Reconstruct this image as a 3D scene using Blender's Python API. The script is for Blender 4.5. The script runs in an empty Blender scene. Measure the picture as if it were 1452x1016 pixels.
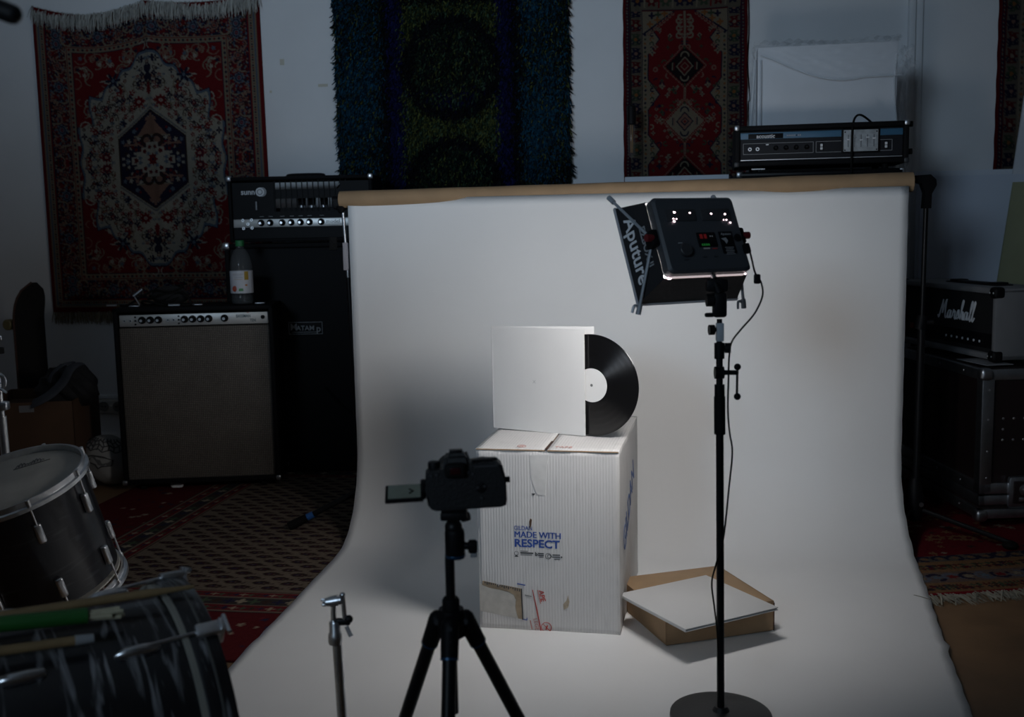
import bpy, bmesh, math, random
import numpy as np
from mathutils import Matrix, Vector, Euler

# ------------------------------------------------------------------ camera, world, light, exposure
SC = bpy.context.scene
COL = SC.collection
R = math.radians
IW, IH, FPX = 1452.0, 1016.0, 1500.0
CAM_H, PITCH, ROLL = 1.16, R(7.1), R(-1.15)
cd = bpy.data.cameras.new('camera'); cam = bpy.data.objects.new('camera', cd); COL.objects.link(cam)
cd.sensor_width = 36; cd.lens = 36*FPX/IW; cd.clip_start = 0.05
CAMM = Matrix.Translation((0, 0, CAM_H)) @ Matrix.Rotation(R(90)-PITCH, 4, 'X') @ Matrix.Rotation(ROLL, 4, 'Z')
cam.matrix_world = CAMM
cd.dof.use_dof = True; cd.dof.focus_distance = 3.25; cd.dof.aperture_fstop = 4.0
SC.camera = cam

w = bpy.data.worlds.new('world'); SC.world = w; w.use_nodes = True
bg = w.node_tree.nodes['Background']; bg.inputs[0].default_value = (0.50, 0.66, 0.92, 1); bg.inputs[1].default_value = 0.014

def area(name, loc, target, sx, sy, power, color, spread=180):
    l = bpy.data.lights.new(name, 'AREA'); l.shape = 'RECTANGLE'; l.size = sx; l.size_y = sy
    l.energy = power; l.color = color; l.spread = R(spread)
    o = bpy.data.objects.new(name, l); COL.objects.link(o)
    o.location = loc
    o.rotation_euler = (Vector(target)-Vector(loc)).to_track_quat('-Z', 'Y').to_euler()
    return o
# daylight from the window in the wall behind the photographer
area('window_daylight', (-2.3, -2.2, 2.35), (-0.15, 5.3, 2.2), 1.05, 1.05, 12.4, (0.60, 0.79, 1.0), spread=62)
LED_STRENGTH = 30.5

SC.view_settings.view_transform = 'Standard'; SC.view_settings.look = 'None'
SC.view_settings.gamma = 1; SC.view_settings.use_curve_mapping = False
SC.view_settings.exposure = 0.0
SC.cycles.use_denoising = True
SC.cycles.max_bounces = 10; SC.cycles.diffuse_bounces = 8; SC.cycles.transparent_max_bounces = 12

def ray(px, py):
    d = Vector(((px-IW/2)/FPX, -(py-IH/2)/FPX, -1))
    return (CAMM.to_3x3() @ d)
def at(px, py, Y):
    d = ray(px, py); return Vector((0, 0, CAM_H)) + d*(Y/d.y)
def floor_at(px, py, z=0.0):
    d = ray(px, py); return Vector((0, 0, CAM_H)) + d*((z-CAM_H)/d.z)

# ------------------------------------------------------------------ helpers
def lin(c):
    def f(u):
        u /= 255.0
        return u/12.92 if u <= 0.04045 else ((u+0.055)/1.055)**2.4
    return tuple(f(u) for u in c)

MATS = {}
def mat(name, col, rough=0.6, metal=0.0, var=0.0, vscale=8.0, bump=0.0, bscale=60.0, spec=0.5, emit=0.0, alpha=1.0, stretch=(1,1,1), coat=0.0):
    if name in MATS: return MATS[name]
    m = bpy.data.materials.new(name); m.use_nodes = True
    nt = m.node_tree; b = nt.nodes['Principled BSDF']
    b.inputs['Base Color'].default_value = (*col, 1); b.inputs['Roughness'].default_value = rough
    b.inputs['Metallic'].default_value = metal; b.inputs['Specular IOR Level'].default_value = spec
    b.inputs['Coat Weight'].default_value = coat
    if emit:
        b.inputs['Emission Color'].default_value = (*col, 1); b.inputs['Emission Strength'].default_value = emit
    b.inputs['Alpha'].default_value = alpha
    tc = nt.nodes.new('ShaderNodeTexCoord'); mp = nt.nodes.new('ShaderNodeMapping')
    mp.inputs['Scale'].default_value = stretch
    nt.links.new(tc.outputs['Object'], mp.inputs[0])
    if var:
        n = nt.nodes.new('ShaderNodeTexNoise'); n.inputs['Scale'].default_value = vscale; n.inputs['Detail'].default_value = 5
        nt.links.new(mp.outputs[0], n.inputs['Vector'])
        mr = nt.nodes.new('ShaderNodeMapRange'); mr.inputs['To Min'].default_value = 1-var; mr.inputs['To Max'].default_value = 1+var
        mr.inputs['From Min'].default_value = 0.3; mr.inputs['From Max'].default_value = 0.7
        nt.links.new(n.outputs[0], mr.inputs[0])
        mx = nt.nodes.new('ShaderNodeVectorMath'); mx.operation = 'SCALE'; mx.inputs[0].default_value = col
        nt.links.new(mr.outputs[0], mx.inputs['Scale']); nt.links.new(mx.outputs[0], b.inputs['Base Color'])
    if bump:
        n = nt.nodes.new('ShaderNodeTexNoise'); n.inputs['Scale'].default_value = bscale; n.inputs['Detail'].default_value = 4
        nt.links.new(mp.outputs[0], n.inputs['Vector'])
        bp = nt.nodes.new('ShaderNodeBump'); bp.inputs['Strength'].default_value = bump; bp.inputs['Distance'].default_value = 0.004
        nt.links.new(n.outputs[0], bp.inputs['Height']); nt.links.new(bp.outputs[0], b.inputs['Normal'])
    MATS[name] = m
    return m

def attr_mat(name, rough=0.95, bump=0.5, bscale=300):
    m = mat(name, (1,1,1), rough, bump=bump, bscale=bscale, spec=0.1)
    nt = m.node_tree; a = nt.nodes.new('ShaderNodeAttribute'); a.attribute_name = 'Col'
    nt.links.new(a.outputs['Color'], nt.nodes['Principled BSDF'].inputs['Base Color'])
    return m

T = Matrix.Translation
def RX(a): return Matrix.Rotation(R(a), 4, 'X')
def RY(a): return Matrix.Rotation(R(a), 4, 'Y')
def RZ(a): return Matrix.Rotation(R(a), 4, 'Z')
def axes(x, y, z, o):
    m = Matrix.Identity(4)
    for i in range(3): m[i][0], m[i][1], m[i][2], m[i][3] = x[i], y[i], z[i], o[i]
    return m

def link(name, me, material, parent=None, M=None):
    o = bpy.data.objects.new(name, me); COL.objects.link(o)
    if material is not None and not me.materials: me.materials.append(material)
    if parent is not None: o.parent = parent
    if M is not None: o.matrix_local = M
    return o
def tag(o, label=None, cat=None, group=None, kind=None):
    if label: o['label'] = label
    if cat: o['category'] = cat
    if group: o['group'] = group
    if kind: o['kind'] = kind
    return o
def thing(name, label, cat, M=None, group=None):
    o = bpy.data.objects.new(name, None); COL.objects.link(o); o.empty_display_size = 0.05
    if M is not None: o.matrix_world = M if isinstance(M, Matrix) else T(M)
    return tag(o, label, cat, group)
def dup(ob, parent, M):
    c = ob.copy(); COL.objects.link(c); c.parent = parent; c.matrix_local = M
    return c
def frame(o, rz=0): return T(o) @ RZ(rz)

class MB:
    def __init__(s): s.bm = bmesh.new()
    def box(s, c, d, M=None, bevel=0, seg=2):
        t = bmesh.new(); bmesh.ops.create_cube(t, size=1, matrix=Matrix.Diagonal((*d, 1)))
        if bevel: bmesh.ops.bevel(t, geom=list(t.edges), offset=bevel, segments=seg, affect='EDGES', profile=0.5)
        X = T(c) if M is None else M @ T(c)
        bmesh.ops.transform(t, matrix=X, verts=t.verts); s.join(t); return s
    def join(s, t):
        me = bpy.data.meshes.new('tmp'); t.to_mesh(me); t.free(); s.bm.from_mesh(me); bpy.data.meshes.remove(me)
    def cone(s, p0, p1, r0, r1=None, n=20, caps=True):
        r1 = r0 if r1 is None else r1
        p0, p1 = Vector(p0), Vector(p1); d = p1-p0
        q = d.to_track_quat('Z', 'Y').to_matrix().to_4x4()
        bmesh.ops.create_cone(s.bm, cap_ends=caps, segments=n, radius1=r0, radius2=r1, depth=d.length, matrix=T((p0+p1)/2) @ q)
        return s
    def sph(s, c, r, sc=(1,1,1), n=16, M=None):
        X = T(c) @ Matrix.Diagonal((*sc, 1))
        if M is not None: X = M @ X
        bmesh.ops.create_uvsphere(s.bm, u_segments=n, v_segments=max(6, n//2), radius=r, matrix=X); return s
    def lathe(s, prof, n=32, M=None, closed=False):
        rings = []
        for (r, z) in prof:
            ring = []
            for k in range(n):
                a = 2*math.pi*k/n; v = Vector((r*math.cos(a), r*math.sin(a), z))
                ring.append(s.bm.verts.new(M @ v if M is not None else v))
            rings.append(ring)
        pr = list(zip(rings[:-1], rings[1:]))
        if closed: pr.append((rings[-1], rings[0]))
        for a, b in pr:
            for k in range(n):
                s.bm.faces.new((a[k], a[(k+1) % n], b[(k+1) % n], b[k]))
        if not closed:
            s.bm.faces.new(list(reversed(rings[0]))); s.bm.faces.new(rings[-1])
        return s
    def tube(s, pts, r, n=8, closed=False, flat=1.0):
        pts = [Vector(p) for p in pts]; N = len(pts); rs = r if isinstance(r, (list, tuple)) else [r]*N
        rings = []; up = None
        for i, p in enumerate(pts):
            if closed: d = pts[(i+1) % N]-pts[i-1]
            else: d = pts[min(i+1, N-1)]-pts[max(i-1, 0)]
            d.normalize()
            if up is None:
                up = Vector((0, 0, 1)) if abs(d.z) < 0.9 else Vector((0, 1, 0))
            up = (up - d*up.dot(d)).normalized(); sd = d.cross(up)
            rings.append([s.bm.verts.new(p + (up*math.sin(a)*flat + sd*math.cos(a))*rs[i]) for a in [2*math.pi*k/n for k in range(n)]])
        pr = list(zip(rings[:-1], rings[1:]))
        if closed: pr.append((rings[-1], rings[0]))
        for a, b in pr:
            for k in range(n): s.bm.faces.new((a[k], a[(k+1) % n], b[(k+1) % n], b[k]))
        if not closed:
            s.bm.faces.new(list(reversed(rings[0]))); s.bm.faces.new(rings[-1])
        return s
    def prism(s, pts, t, M=None):
        """outline in local XZ, thickness along +Y"""
        a = [Vector((p[0], 0, p[1])) for p in pts]; b = [Vector((p[0], t, p[1])) for p in pts]
        if M is not None: a = [M @ v for v in a]; b = [M @ v for v in b]
        a = [s.bm.verts.new(v) for v in a]; b = [s.bm.verts.new(v) for v in b]; n = len(a)
        s.bm.faces.new(a); s.bm.faces.new(list(reversed(b)))
        for k in range(n): s.bm.faces.new((a[k], b[k], b[(k+1) % n], a[(k+1) % n]))
        return s
    def hull8(s, a, b):
        """two quads (four points each) joined into a solid"""
        va = [s.bm.verts.new(p) for p in a]; vb = [s.bm.verts.new(p) for p in b]
        s.bm.faces.new(va); s.bm.faces.new(list(reversed(vb)))
        for k in range(4): s.bm.faces.new((va[k], vb[k], vb[(k+1) % 4], va[(k+1) % 4]))
        return s
    def xf(s, M): bmesh.ops.transform(s.bm, matrix=M, verts=s.bm.verts); return s
    def build(s, name, material, parent=None, M=None, ang=35):
        bmesh.ops.recalc_face_normals(s.bm, faces=s.bm.faces)
        me = bpy.data.meshes.new(name); s.bm.to_mesh(me); s.bm.free()
        me.polygons.foreach_set('use_smooth', [True]*len(me.polygons))
        try: me.set_sharp_from_angle(angle=R(ang))
        except Exception: pass
        return link(name, me, material, parent, M)

def spline(pts, k=8, closed=False):
    P = [Vector(p) for p in pts]; out = []; n = len(P)
    rng = range(n) if closed else range(n-1)
    for i in rng:
        if closed: a, b, c, d = P[i-1], P[i], P[(i+1) % n], P[(i+2) % n]
        else: a, b, c, d = P[max(i-1, 0)], P[i], P[i+1], P[min(i+2, n-1)]
        for j in range(k):
            t = j/k
            out.append(0.5*((2*b)+(c-a)*t+(2*a-5*b+4*c-d)*t*t+(3*b-a-3*c+d)*t**3))
    if not closed: out.append(P[-1])
    return out

def lettering(s, size, material, parent, M, name='lettering', bold=0.0, shear=0.0, align='CENTER', extrude=0.0004, xs=1.0, space=1.0):
    cu = bpy.data.curves.new('t', 'FONT'); cu.body = s; cu.size = size; cu.align_x = align; cu.align_y = 'CENTER'
    cu.extrude = extrude; cu.offset = bold*size; cu.shear = shear; cu.space_character = space; cu.resolution_u = 3
    o = bpy.data.objects.new('t', cu); COL.objects.link(o)
    bpy.context.view_layer.update()
    me = bpy.data.meshes.new_from_object(o.evaluated_get(bpy.context.evaluated_depsgraph_get()))
    bpy.data.objects.remove(o); bpy.data.curves.remove(cu)
    me.transform(Matrix.Diagonal((xs, 1, 1, 1))); me.materials.clear()
    return link(name, me, material, parent, M)
FRONT = RX(90)       # text plane facing local -Y

def grid_mesh(name, P, C=None, material=None, parent=None, M=None, skirt=None, back=False):
    """P (H,W,3) points, C (H,W,3) linear colours; skirt = vector giving the sheet its thickness"""
    H, W = P.shape[:2]; V = P.reshape(-1, 3)
    idx = np.arange(H*W).reshape(H, W)
    F = np.stack([idx[:-1, :-1], idx[1:, :-1], idx[1:, 1:], idx[:-1, 1:]], -1).reshape(-1, 4)
    Cc = None if C is None else C.reshape(-1, 3)
    if skirt is not None:
        per = np.concatenate([idx[0, :], idx[1:, -1], idx[-1, -2::-1], idx[-2:0:-1, 0]])
        n0 = len(V); V = np.concatenate([V, V[per]+np.array(skirt)]); k = len(per); b = n0+np.arange(k)
        F = np.concatenate([F, np.stack([per, np.roll(per, -1), np.roll(b, -1), b], -1)])
        if back: F = np.concatenate([F, [[b[0], b[W-1], b[W+H-2], b[2*W+H-3]]]])
        if Cc is not None: Cc = np.concatenate([Cc, Cc[per]])
    me = bpy.data.meshes.new(name)
    me.vertices.add(len(V)); me.vertices.foreach_set('co', V.astype(np.float32).ravel())
    me.loops.add(len(F)*4); me.loops.foreach_set('vertex_index', F.astype(np.int32).ravel())
    me.polygons.add(len(F)); me.polygons.foreach_set('loop_start', np.arange(0, len(F)*4, 4, dtype=np.int32))
    me.polygons.foreach_set('use_smooth', np.ones(len(F), dtype=bool))
    me.update(calc_edges=True)
    if Cc is not None:
        a = me.color_attributes.new('Col', 'FLOAT_COLOR', 'POINT')
        a.data.foreach_set('color', np.concatenate([Cc, np.ones((len(Cc), 1))], 1).astype(np.float32).ravel())
    return link(name, me, material, parent, M)

def tri_mesh(name, V, F, C, material, parent=None, M=None):
    me = bpy.data.meshes.new(name)
    me.vertices.add(len(V)); me.vertices.foreach_set('co', V.astype(np.float32).ravel())
    k = F.shape[1]
    me.loops.add(len(F)*k); me.loops.foreach_set('vertex_index', F.astype(np.int32).ravel())
    me.polygons.add(len(F)); me.polygons.foreach_set('loop_start', np.arange(0, len(F)*k, k, dtype=np.int32))
    me.update(calc_edges=True)
    if C is not None:
        a = me.color_attributes.new('Col', 'FLOAT_COLOR', 'POINT')
        a.data.foreach_set('color', np.concatenate([C, np.ones((len(C), 1))], 1).astype(np.float32).ravel())
    return link(name, me, material, parent, M)

random.seed(7); rng = np.random.default_rng(11)

# ------------------------------------------------------------------ materials
BLK = mat('black_tolex', (0.006, 0.006, 0.007), 0.65, bump=0.35, bscale=260, spec=0.12)
BLK2 = mat('black_plastic', (0.005, 0.005, 0.006), 0.55, bump=0.1, bscale=200, spec=0.15)
BLKM = mat('black_metal', (0.006, 0.006, 0.007), 0.42, metal=0.0, var=0.2, spec=0.25)
RUB = mat('black_rubber', (0.006, 0.006, 0.006), 0.7, var=0.2, spec=0.15)
CHR = mat('chrome', (0.80, 0.81, 0.83), 0.30, metal=1.0, var=0.12, vscale=30)
ALU = mat('aluminium', (0.46, 0.47, 0.49), 0.38, metal=1.0, var=0.15, vscale=20)
SILV = mat('silver_panel', (0.62, 0.62, 0.60), 0.42, metal=0.6, var=0.12, vscale=14, stretch=(0.4, 1, 3))
WHT = mat('white_print', (0.75, 0.76, 0.78), 0.6, var=0.05)
GREY = mat('grey_print', (0.30, 0.31, 0.32), 0.6, var=0.05)
DGREY = mat('dark_grey_plastic', (0.035, 0.036, 0.040), 0.5, bump=0.1)
CARD = mat('white_card', (0.63, 0.625, 0.615), 0.55, var=0.03, vscale=5)
KRAFT = mat('kraft_board', (0.36, 0.235, 0.13), 0.75, var=0.10, vscale=12, bump=0.1, bscale=90)
# ------------------------------------------------------------------ the setting
WE = Vector((3.8, -0.55, 0)).normalized()
WN = Vector((WE.y, -WE.x, 0))                      # wall normal, towards the room
W0 = Vector((0, 5.325, 0))
WALLM = axes(WE, -WN, (0, 0, 1), W0)               # local x along the wall, y into it, z up
def wl(px, py, off=0.0):
    """pixel -> (s, z) on the wall plane shifted off metres into the room"""
    d = ray(px, py); o = Vector((0, 0, CAM_H)); p0 = W0+WN*off
    t = (p0-o).dot(WN)/d.dot(WN); p = o+d*t
    return (p-W0).dot(WE), p.z

FLOOR = mat('brown_floor', (0.20, 0.115, 0.055), 0.5, var=0.22, vscale=6, bump=0.08, bscale=40)
PAINT = mat('white_wall_paint', (0.70, 0.72, 0.74), 0.85, var=0.035, vscale=3, bump=0.06, bscale=120)
m = MB(); m.box((0, 2.3, -0.05), (8.4, 9.2, 0.1)); tag(m.build('floor', FLOOR), kind='structure')
m = MB(); m.box((0, 0.06, 1.5), (8.6, 0.12, 3.0)); tag(m.build('wall_back', PAINT, None, WALLM), kind='structure')
m = MB(); m.box((-0.06, 0, 1.5), (0.12, 9.0, 3.0)); tag(m.build('wall_left', PAINT, None, T((-4.15, 1.5, 0))), kind='structure')
m = MB(); m.box((0.06, 0, 1.5), (0.12, 8.0, 3.0)); tag(m.build('wall_right', PAINT, None, T((4.15, 0.8, 0))), kind='structure')
m = MB(); m.box((0, 1.6, 3.04), (8.6, 8.6, 0.08)); tag(m.build('ceiling', PAINT), kind='structure')
m = MB(); m.box((0, -2.46, 1.5), (8.4, 0.12, 3.0)); tag(m.build('wall_front', PAINT), kind='structure')
TRIM = mat('white_trim_paint', (0.74, 0.76, 0.78), 0.55, var=0.03)
s0, _ = wl(1287, 120, 0.02); s1, _ = wl(1297, 120, 0.02)
m = MB(); m.box((s0+0.012, -0.018, 1.5), (0.030, 0.036, 3.0), bevel=0.004); m.box((s0+0.045, -0.009, 1.5), (0.036, 0.018, 3.0), bevel=0.003)
tag(m.build('trim_1', TRIM, None, WALLM), kind='structure')
m = MB(); m.box((-1.7, -0.008, 0.05), (4.0, 0.016, 0.10), bevel=0.003)
tag(m.build('baseboard_back', TRIM, None, WALLM), kind='structure')
win = bpy.data.objects.new('window_1', None); COL.objects.link(win); win.matrix_world = T((-2.3, -2.4, 2.35)); win['kind'] = 'structure'
for c, d in (((0, 0.02, 0.53), (1.12, 0.05, 0.06)), ((0, 0.02, -0.53), (1.12, 0.05, 0.06)), ((-0.53, 0.02, 0), (0.06, 0.05, 1.12)), ((0.53, 0.02, 0), (0.06, 0.05, 1.12))):
    m = MB(); m.box(c, d, bevel=0.004); m.build('window_frame', TRIM, win)
m = MB(); m.box((0, 0.005, 0), (1.0, 0.008, 1.0)); m.build('window_pane', mat('window_glass', (0.5, 0.6, 0.7), 0.05, var=0.02), win)
# tape scraps and marks left on the wall
for px, py, ww, hh in ((458, 121, 0.05, 0.014), (400, 88, 0.022, 0.03), (384, 130, 0.012, 0.012)):
    s, z = wl(px, py); m = MB(); m.box((s, -0.0008, z), (ww, 0.0016, hh))
    o = m.build('tape_scrap', mat('old_tape', (0.56, 0.54, 0.46), 0.7, var=0.1), None, WALLM)
    tag(o, {458: 'beige tape scrap on the wall beside the shaggy rug', 400: 'yellowish tape mark on the wall right of the ivory rug', 384: 'tiny tape speck on the wall close to the ivory rug'}[px], 'tape')

# ------------------------------------------------------------------ woven patterns
class Can:
    def __init__(s, W, H, cell):
        s.W, s.H, s.c = W, H, cell
        s.x = (np.arange(W)+0.5)*cell; s.y = (np.arange(H)+0.5)*cell
        s.a = np.zeros((H, W, 3))
    def win(s, x0, x1, y0, y1):
        i0, i1 = max(0, int(x0/s.c)-1), min(s.W, int(x1/s.c)+2); j0, j1 = max(0, int(y0/s.c)-1), min(s.H, int(y1/s.c)+2)
        if i0 >= i1 or j0 >= j1: return None
        X, Y = np.meshgrid(s.x[i0:i1], s.y[j0:j1]); return X, Y, s.a[j0:j1, i0:i1]
    def rect(s, x0, x1, y0, y1, c):
        w = s.win(x0, x1, y0, y1)
        if w: X, Y, A = w; A[(X >= x0) & (X <= x1) & (Y >= y0) & (Y <= y1)] = c
    def dist(s, cx, cy, r, fn, c):
        w = s.win(cx-r*1.5, cx+r*1.5, cy-r*1.5, cy+r*1.5)
        if w: X, Y, A = w; A[fn(X-cx, Y-cy)] = c
    def disk(s, cx, cy, r, c, sx=1, sy=1): s.dist(cx, cy, r*max(sx, sy), lambda x, y: (x/sx)**2+(y/sy)**2 < r*r, c)
    def ring(s, cx, cy, r, t, c): s.dist(cx, cy, r, lambda x, y: np.abs(np.hypot(x, y)-r) < t, c)
    def dia(s, cx, cy, r, c, sx=1, sy=1): s.dist(cx, cy, r*max(sx, sy), lambda x, y: np.abs(x/sx)+np.abs(y/sy) < r, c)
    def diar(s, cx, cy, r, t, c, sx=1, sy=1): s.dist(cx, cy, r*max(sx, sy)+t, lambda x, y: np.abs(np.abs(x/sx)+np.abs(y/sy)-r) < t, c)
    def flower(s, cx, cy, r, n, c, dep=0.3): s.dist(cx, cy, r*1.2, lambda x, y: np.hypot(x, y) < r*(1+dep*np.cos(n*np.arctan2(y, x))), c)
    def line(s, pts, t, c):
        for (x0, y0), (x1, y1) in zip(pts[:-1], pts[1:]):
            w = s.win(min(x0, x1)-t, max(x0, x1)+t, min(y0, y1)-t, max(y0, y1)+t)
            if not w: continue
            X, Y, A = w; dx, dy = x1-x0, y1-y0; L = dx*dx+dy*dy+1e-12
            u = np.clip(((X-x0)*dx+(Y-y0)*dy)/L, 0, 1)
            A[np.hypot(X-x0-u*dx, Y-y0-u*dy) < t] = c
    def curl(s, cx, cy, r, a0, a1, t, c, k=10):
        s.line([(cx+r*math.cos(a0+(a1-a0)*i/k), cy+r*math.sin(a0+(a1-a0)*i/k)) for i in range(k+1)], t, c)
IV = (0.40, 0.375, 0.31); RED = (0.19, 0.014, 0.018); NAVY = (0.020, 0.018, 0.045); BEI = (0.27, 0.225, 0.16); SKY = (0.12, 0.16, 0.21)
BRN = (0.045, 0.025, 0.02); PINK = (0.27, 0.15, 0.11); ORA = (0.30, 0.12, 0.04); GRN = (0.06, 0.085, 0.05); DRED = (0.12, 0.012, 0.016)

def rosette(k, x, y, r, base=IV, mid=NAVY, core=RED):
    k.flower(x, y, r, 8, base, 0.18); k.ring(x, y, r*0.68, r*0.10, mid); k.disk(x, y, r*0.33, core); k.disk(x, y, r*0.13, base)
def motif(k, x, y, r, rnd):
    t = rnd.random()
    if t < 0.22: k.flower(x, y, r, 5, RED, 0.35); k.disk(x, y, r*0.35, IV)
    elif t < 0.40: k.flower(x, y, r, 4, NAVY, 0.4); k.disk(x, y, r*0.3, BEI)
    elif t < 0.55: k.dia(x, y, r*1.1, NAVY); k.dia(x, y, r*0.6, BEI)
    elif t < 0.72: k.disk(x, y, r*0.8, SKY, 1.3, 0.7); k.disk(x, y, r*0.3, IV)
    elif t < 0.86: k.curl(x, y, r*0.8, rnd.random()*6, rnd.random()*6+4, r*0.18, BRN)
    else: k.ring(x, y, r*0.7, r*0.2, DRED); k.disk(x, y, r*0.3, ORA)

def pattern_ivory(W, H):
    """Persian rug: ivory field, navy medallion, navy floral border; one quarter, mirrored"""
    rnd = random.Random(3); w, h = W*0.5, H*0.5; c = 0.004
    k = Can(int(w/c), int(h/c), c)
    k.rect(0, w, 0, h, RED)
    k.rect(0.022, w, 0.03, h, BEI); k.rect(0.030, w, 0.040, h, SKY); k.rect(0.036, w, 0.046, h, BEI)
    for i in range(200):
        y = 0.04+i*0.013; k.disk(0.048, y, 0.004, NAVY if i % 2 else RED); k.disk(y, 0.052, 0.004, RED if i % 2 else NAVY)
    k.rect(0.062, w, 0.066, h, RED); k.rect(0.070, w, 0.074, h, NAVY)
    b0, b1 = 0.074, 0.172; bm = (b0+b1)/2
    for i in range(2300):                                       # small blossoms strewn over the border
        if rnd.random() < 0.62: x, y = rnd.uniform(b0, b1), rnd.uniform(b0, h)
        else: x, y = rnd.uniform(b0, w), rnd.uniform(b0+0.006, b1)
        col = rnd.choice([DRED, DRED, RED, BEI, BRN, SKY, PINK]); k.disk(x, y, rnd.uniform(0.003, 0.006), col)
    y = 0.17; i = 0
    while y < h+0.1:
        rosette(k, bm, y, 0.026 if i % 2 == 0 else 0.020, SKY if i % 2 == 0 else PINK, NAVY, RED)
        sg = 1 if i % 2 else -1
        k.curl(bm-sg*0.022, y+0.055, 0.028, -1.4, 1.9, 0.0035, BEI); k.curl(bm+sg*0.024, y+0.060, 0.022, 1.2, 4.6, 0.0035, PINK)
        k.flower(bm+sg*0.02, y+0.052, 0.012, 5, RED); y += 0.112; i += 1
    x = 0.125; i = 0
    while x < w+0.1:
        rosette(k, x, bm, 0.026 if i % 2 == 0 else 0.019, SKY if i % 2 == 0 else PINK, NAVY, RED)
        sg = 1 if i % 2 else -1
        k.curl(x+0.055, bm-sg*0.022, 0.028, 0.2, 3.5, 0.0035, BEI); k.flower(x+0.052, bm+sg*0.02, 0.012, 5, RED); x += 0.112; i += 1
    k.rect(b1, w, b1, h, BEI); k.rect(b1+0.004, b1+0.007, b1, h, RED); k.rect(b1, w, b1+0.004, b1+0.007, RED)
    for i in range(80):
        y = b1+0.02+i*0.024; k.dia(b1+0.018, y, 0.007, NAVY if i % 2 else RED); k.dia(y, b1+0.018, 0.007, NAVY if i % 2 else RED)
    f0 = b1+0.036; k.rect(f0-0.005, w, f0-0.005, h, NAVY); k.rect(f0, w, f0, h, RED)
    for i in range(150):                                         # pale vines in the red corner field
        x, y = rnd.uniform(f0, w), rnd.uniform(f0, h); a = rnd.random()*6.3
        k.curl(x, y, rnd.uniform(0.016, 0.034), a, a+rnd.uniform(2, 4), 0.003, rnd.choice([BEI, IV, PINK, BEI]))
        if i % 2: k.flower(x, y, 0.010, 5, rnd.choice([IV, SKY, PINK, NAVY]))
    # ivory field with a stepped, scalloped outline
    cx, cy = w, h
    X, Y = np.meshgrid(k.x, k.y); dx, dy = (cx-X)/(w-f0), (cy-Y)/(h-f0)
    sc = 0.022*np.cos(22*np.arctan2(dy, dx))
    def fld(off): return ((dx < 0.80-off+0.16*(dy < 0.34+0.02*np.cos(30*dx))+sc*0.8) & (dy < 0.60-off+0.36*np.clip(1-dx*1.55, 0, 1)**0.8+sc)) | ((dx+dy*1.0) < 0.9-off)
    k.a[fld(-0.02)] = NAVY; k.a[fld(-0.01)] = SKY; k.a[fld(0.015)] = IV
    inside = fld(0.05)
    for i in range(460):
        x, y = rnd.uniform(f0, w), rnd.uniform(f0, h); jx, jy = min(k.W-1, int(x/c)), min(k.H-1, int(y/c))
        if not inside[jy, jx]: continue
        if i % 3 == 0:
            a = rnd.random()*6.3; k.curl(x, y, rnd.uniform(0.018, 0.04), a, a+2.2, 0.0022, rnd.choice([BEI, BRN, BEI]))
        motif(k, x, y, rnd.uniform(0.007, 0.014), rnd)
    rosette(k, w-0.065, h-0.30, 0.026, RED, DRED, IV); rosette(k, w-0.26, h-0.03, 0.024, RED, NAVY, IV)
    k.flower(w-0.20, h-0.43, 0.028, 6, NAVY, 0.5); k.disk(w-0.20, h-0.43, 0.009, SKY); k.disk(w-0.16, h-0.37, 0.012, RED, 0.7, 1.6)
    k.flower(w, h-0.44, 0.03, 3, NAVY, 0.5); k.disk(w, h-0.36, 0.02, RED, 0.8, 1.6)
    # navy hexagonal medallion
    ax, ay = np.abs(X-cx), np.abs(Y-cy)
    def med(g): return (ax < 0.185+g) & (ay < 0.245+g*1.2-0.72*np.clip(ax-0.01, 0, 9))
    k.a[med(0.030)] = IV
    for i in range(40):
        t = i/40; x = cx-0.185*t*1.06; yy = cy-(0.262-0.72*max(0, 0.185*t*1.06-0.01)); k.disk(x, yy, 0.005, BEI if i % 2 else SKY)
    k.a[med(0.006)] = BRN; k.a[med(0)] = NAVY
    mm = med(-0.012)
    for i in range(70):
        x, y = rnd.uniform(cx-0.18, cx), rnd.uniform(cy-0.24, cy); jx, jy = min(k.W-1, int(x/c)), min(k.H-1, int(y/c))
        if mm[jy, jx]: k.flower(x, y, rnd.uniform(0.006, 0.011), 5, rnd.choice([RED, DRED, SKY, PINK, BRN, IV]))
    k.a[(ax < 0.012+0.10*np.clip((0.23-ay)/0.13, 0, 1)**1.3) & (ay > 0.125) & (ay < 0.235)] = PINK
    k.line([(cx-0.10, cy-0.125), (cx, cy-0.125)], 0.004, BEI); k.ring(cx-0.035, cy-0.10, 0.026, 0.006, BRN); k.disk(cx-0.035, cy-0.10, 0.016, PINK)
    k.line([(cx-0.16, cy-0.085), (cx-0.08, cy-0.085), (cx-0.05, cy-0.06)], 0.004, PINK)
    st = (ax < 0.125-0.028*np.floor(ay/0.022)) & (ay < 0.088); k.a[st] = IV
    for (qx, qy) in ((0.03, 0.03), (0.075, 0.012), (0.02, 0.065), (0.10, 0.004), (0.05, 0.045)): k.flower(cx-qx, cy-qy, 0.010, 5, rnd.choice([RED, SKY, DRED]))
    rosette(k, cx, cy, 0.030, RED, DRED, NAVY)
    q = k.a; top = np.concatenate([q, q[:, ::-1]], 1); return np.concatenate([top, top[::-1]], 0)

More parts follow.
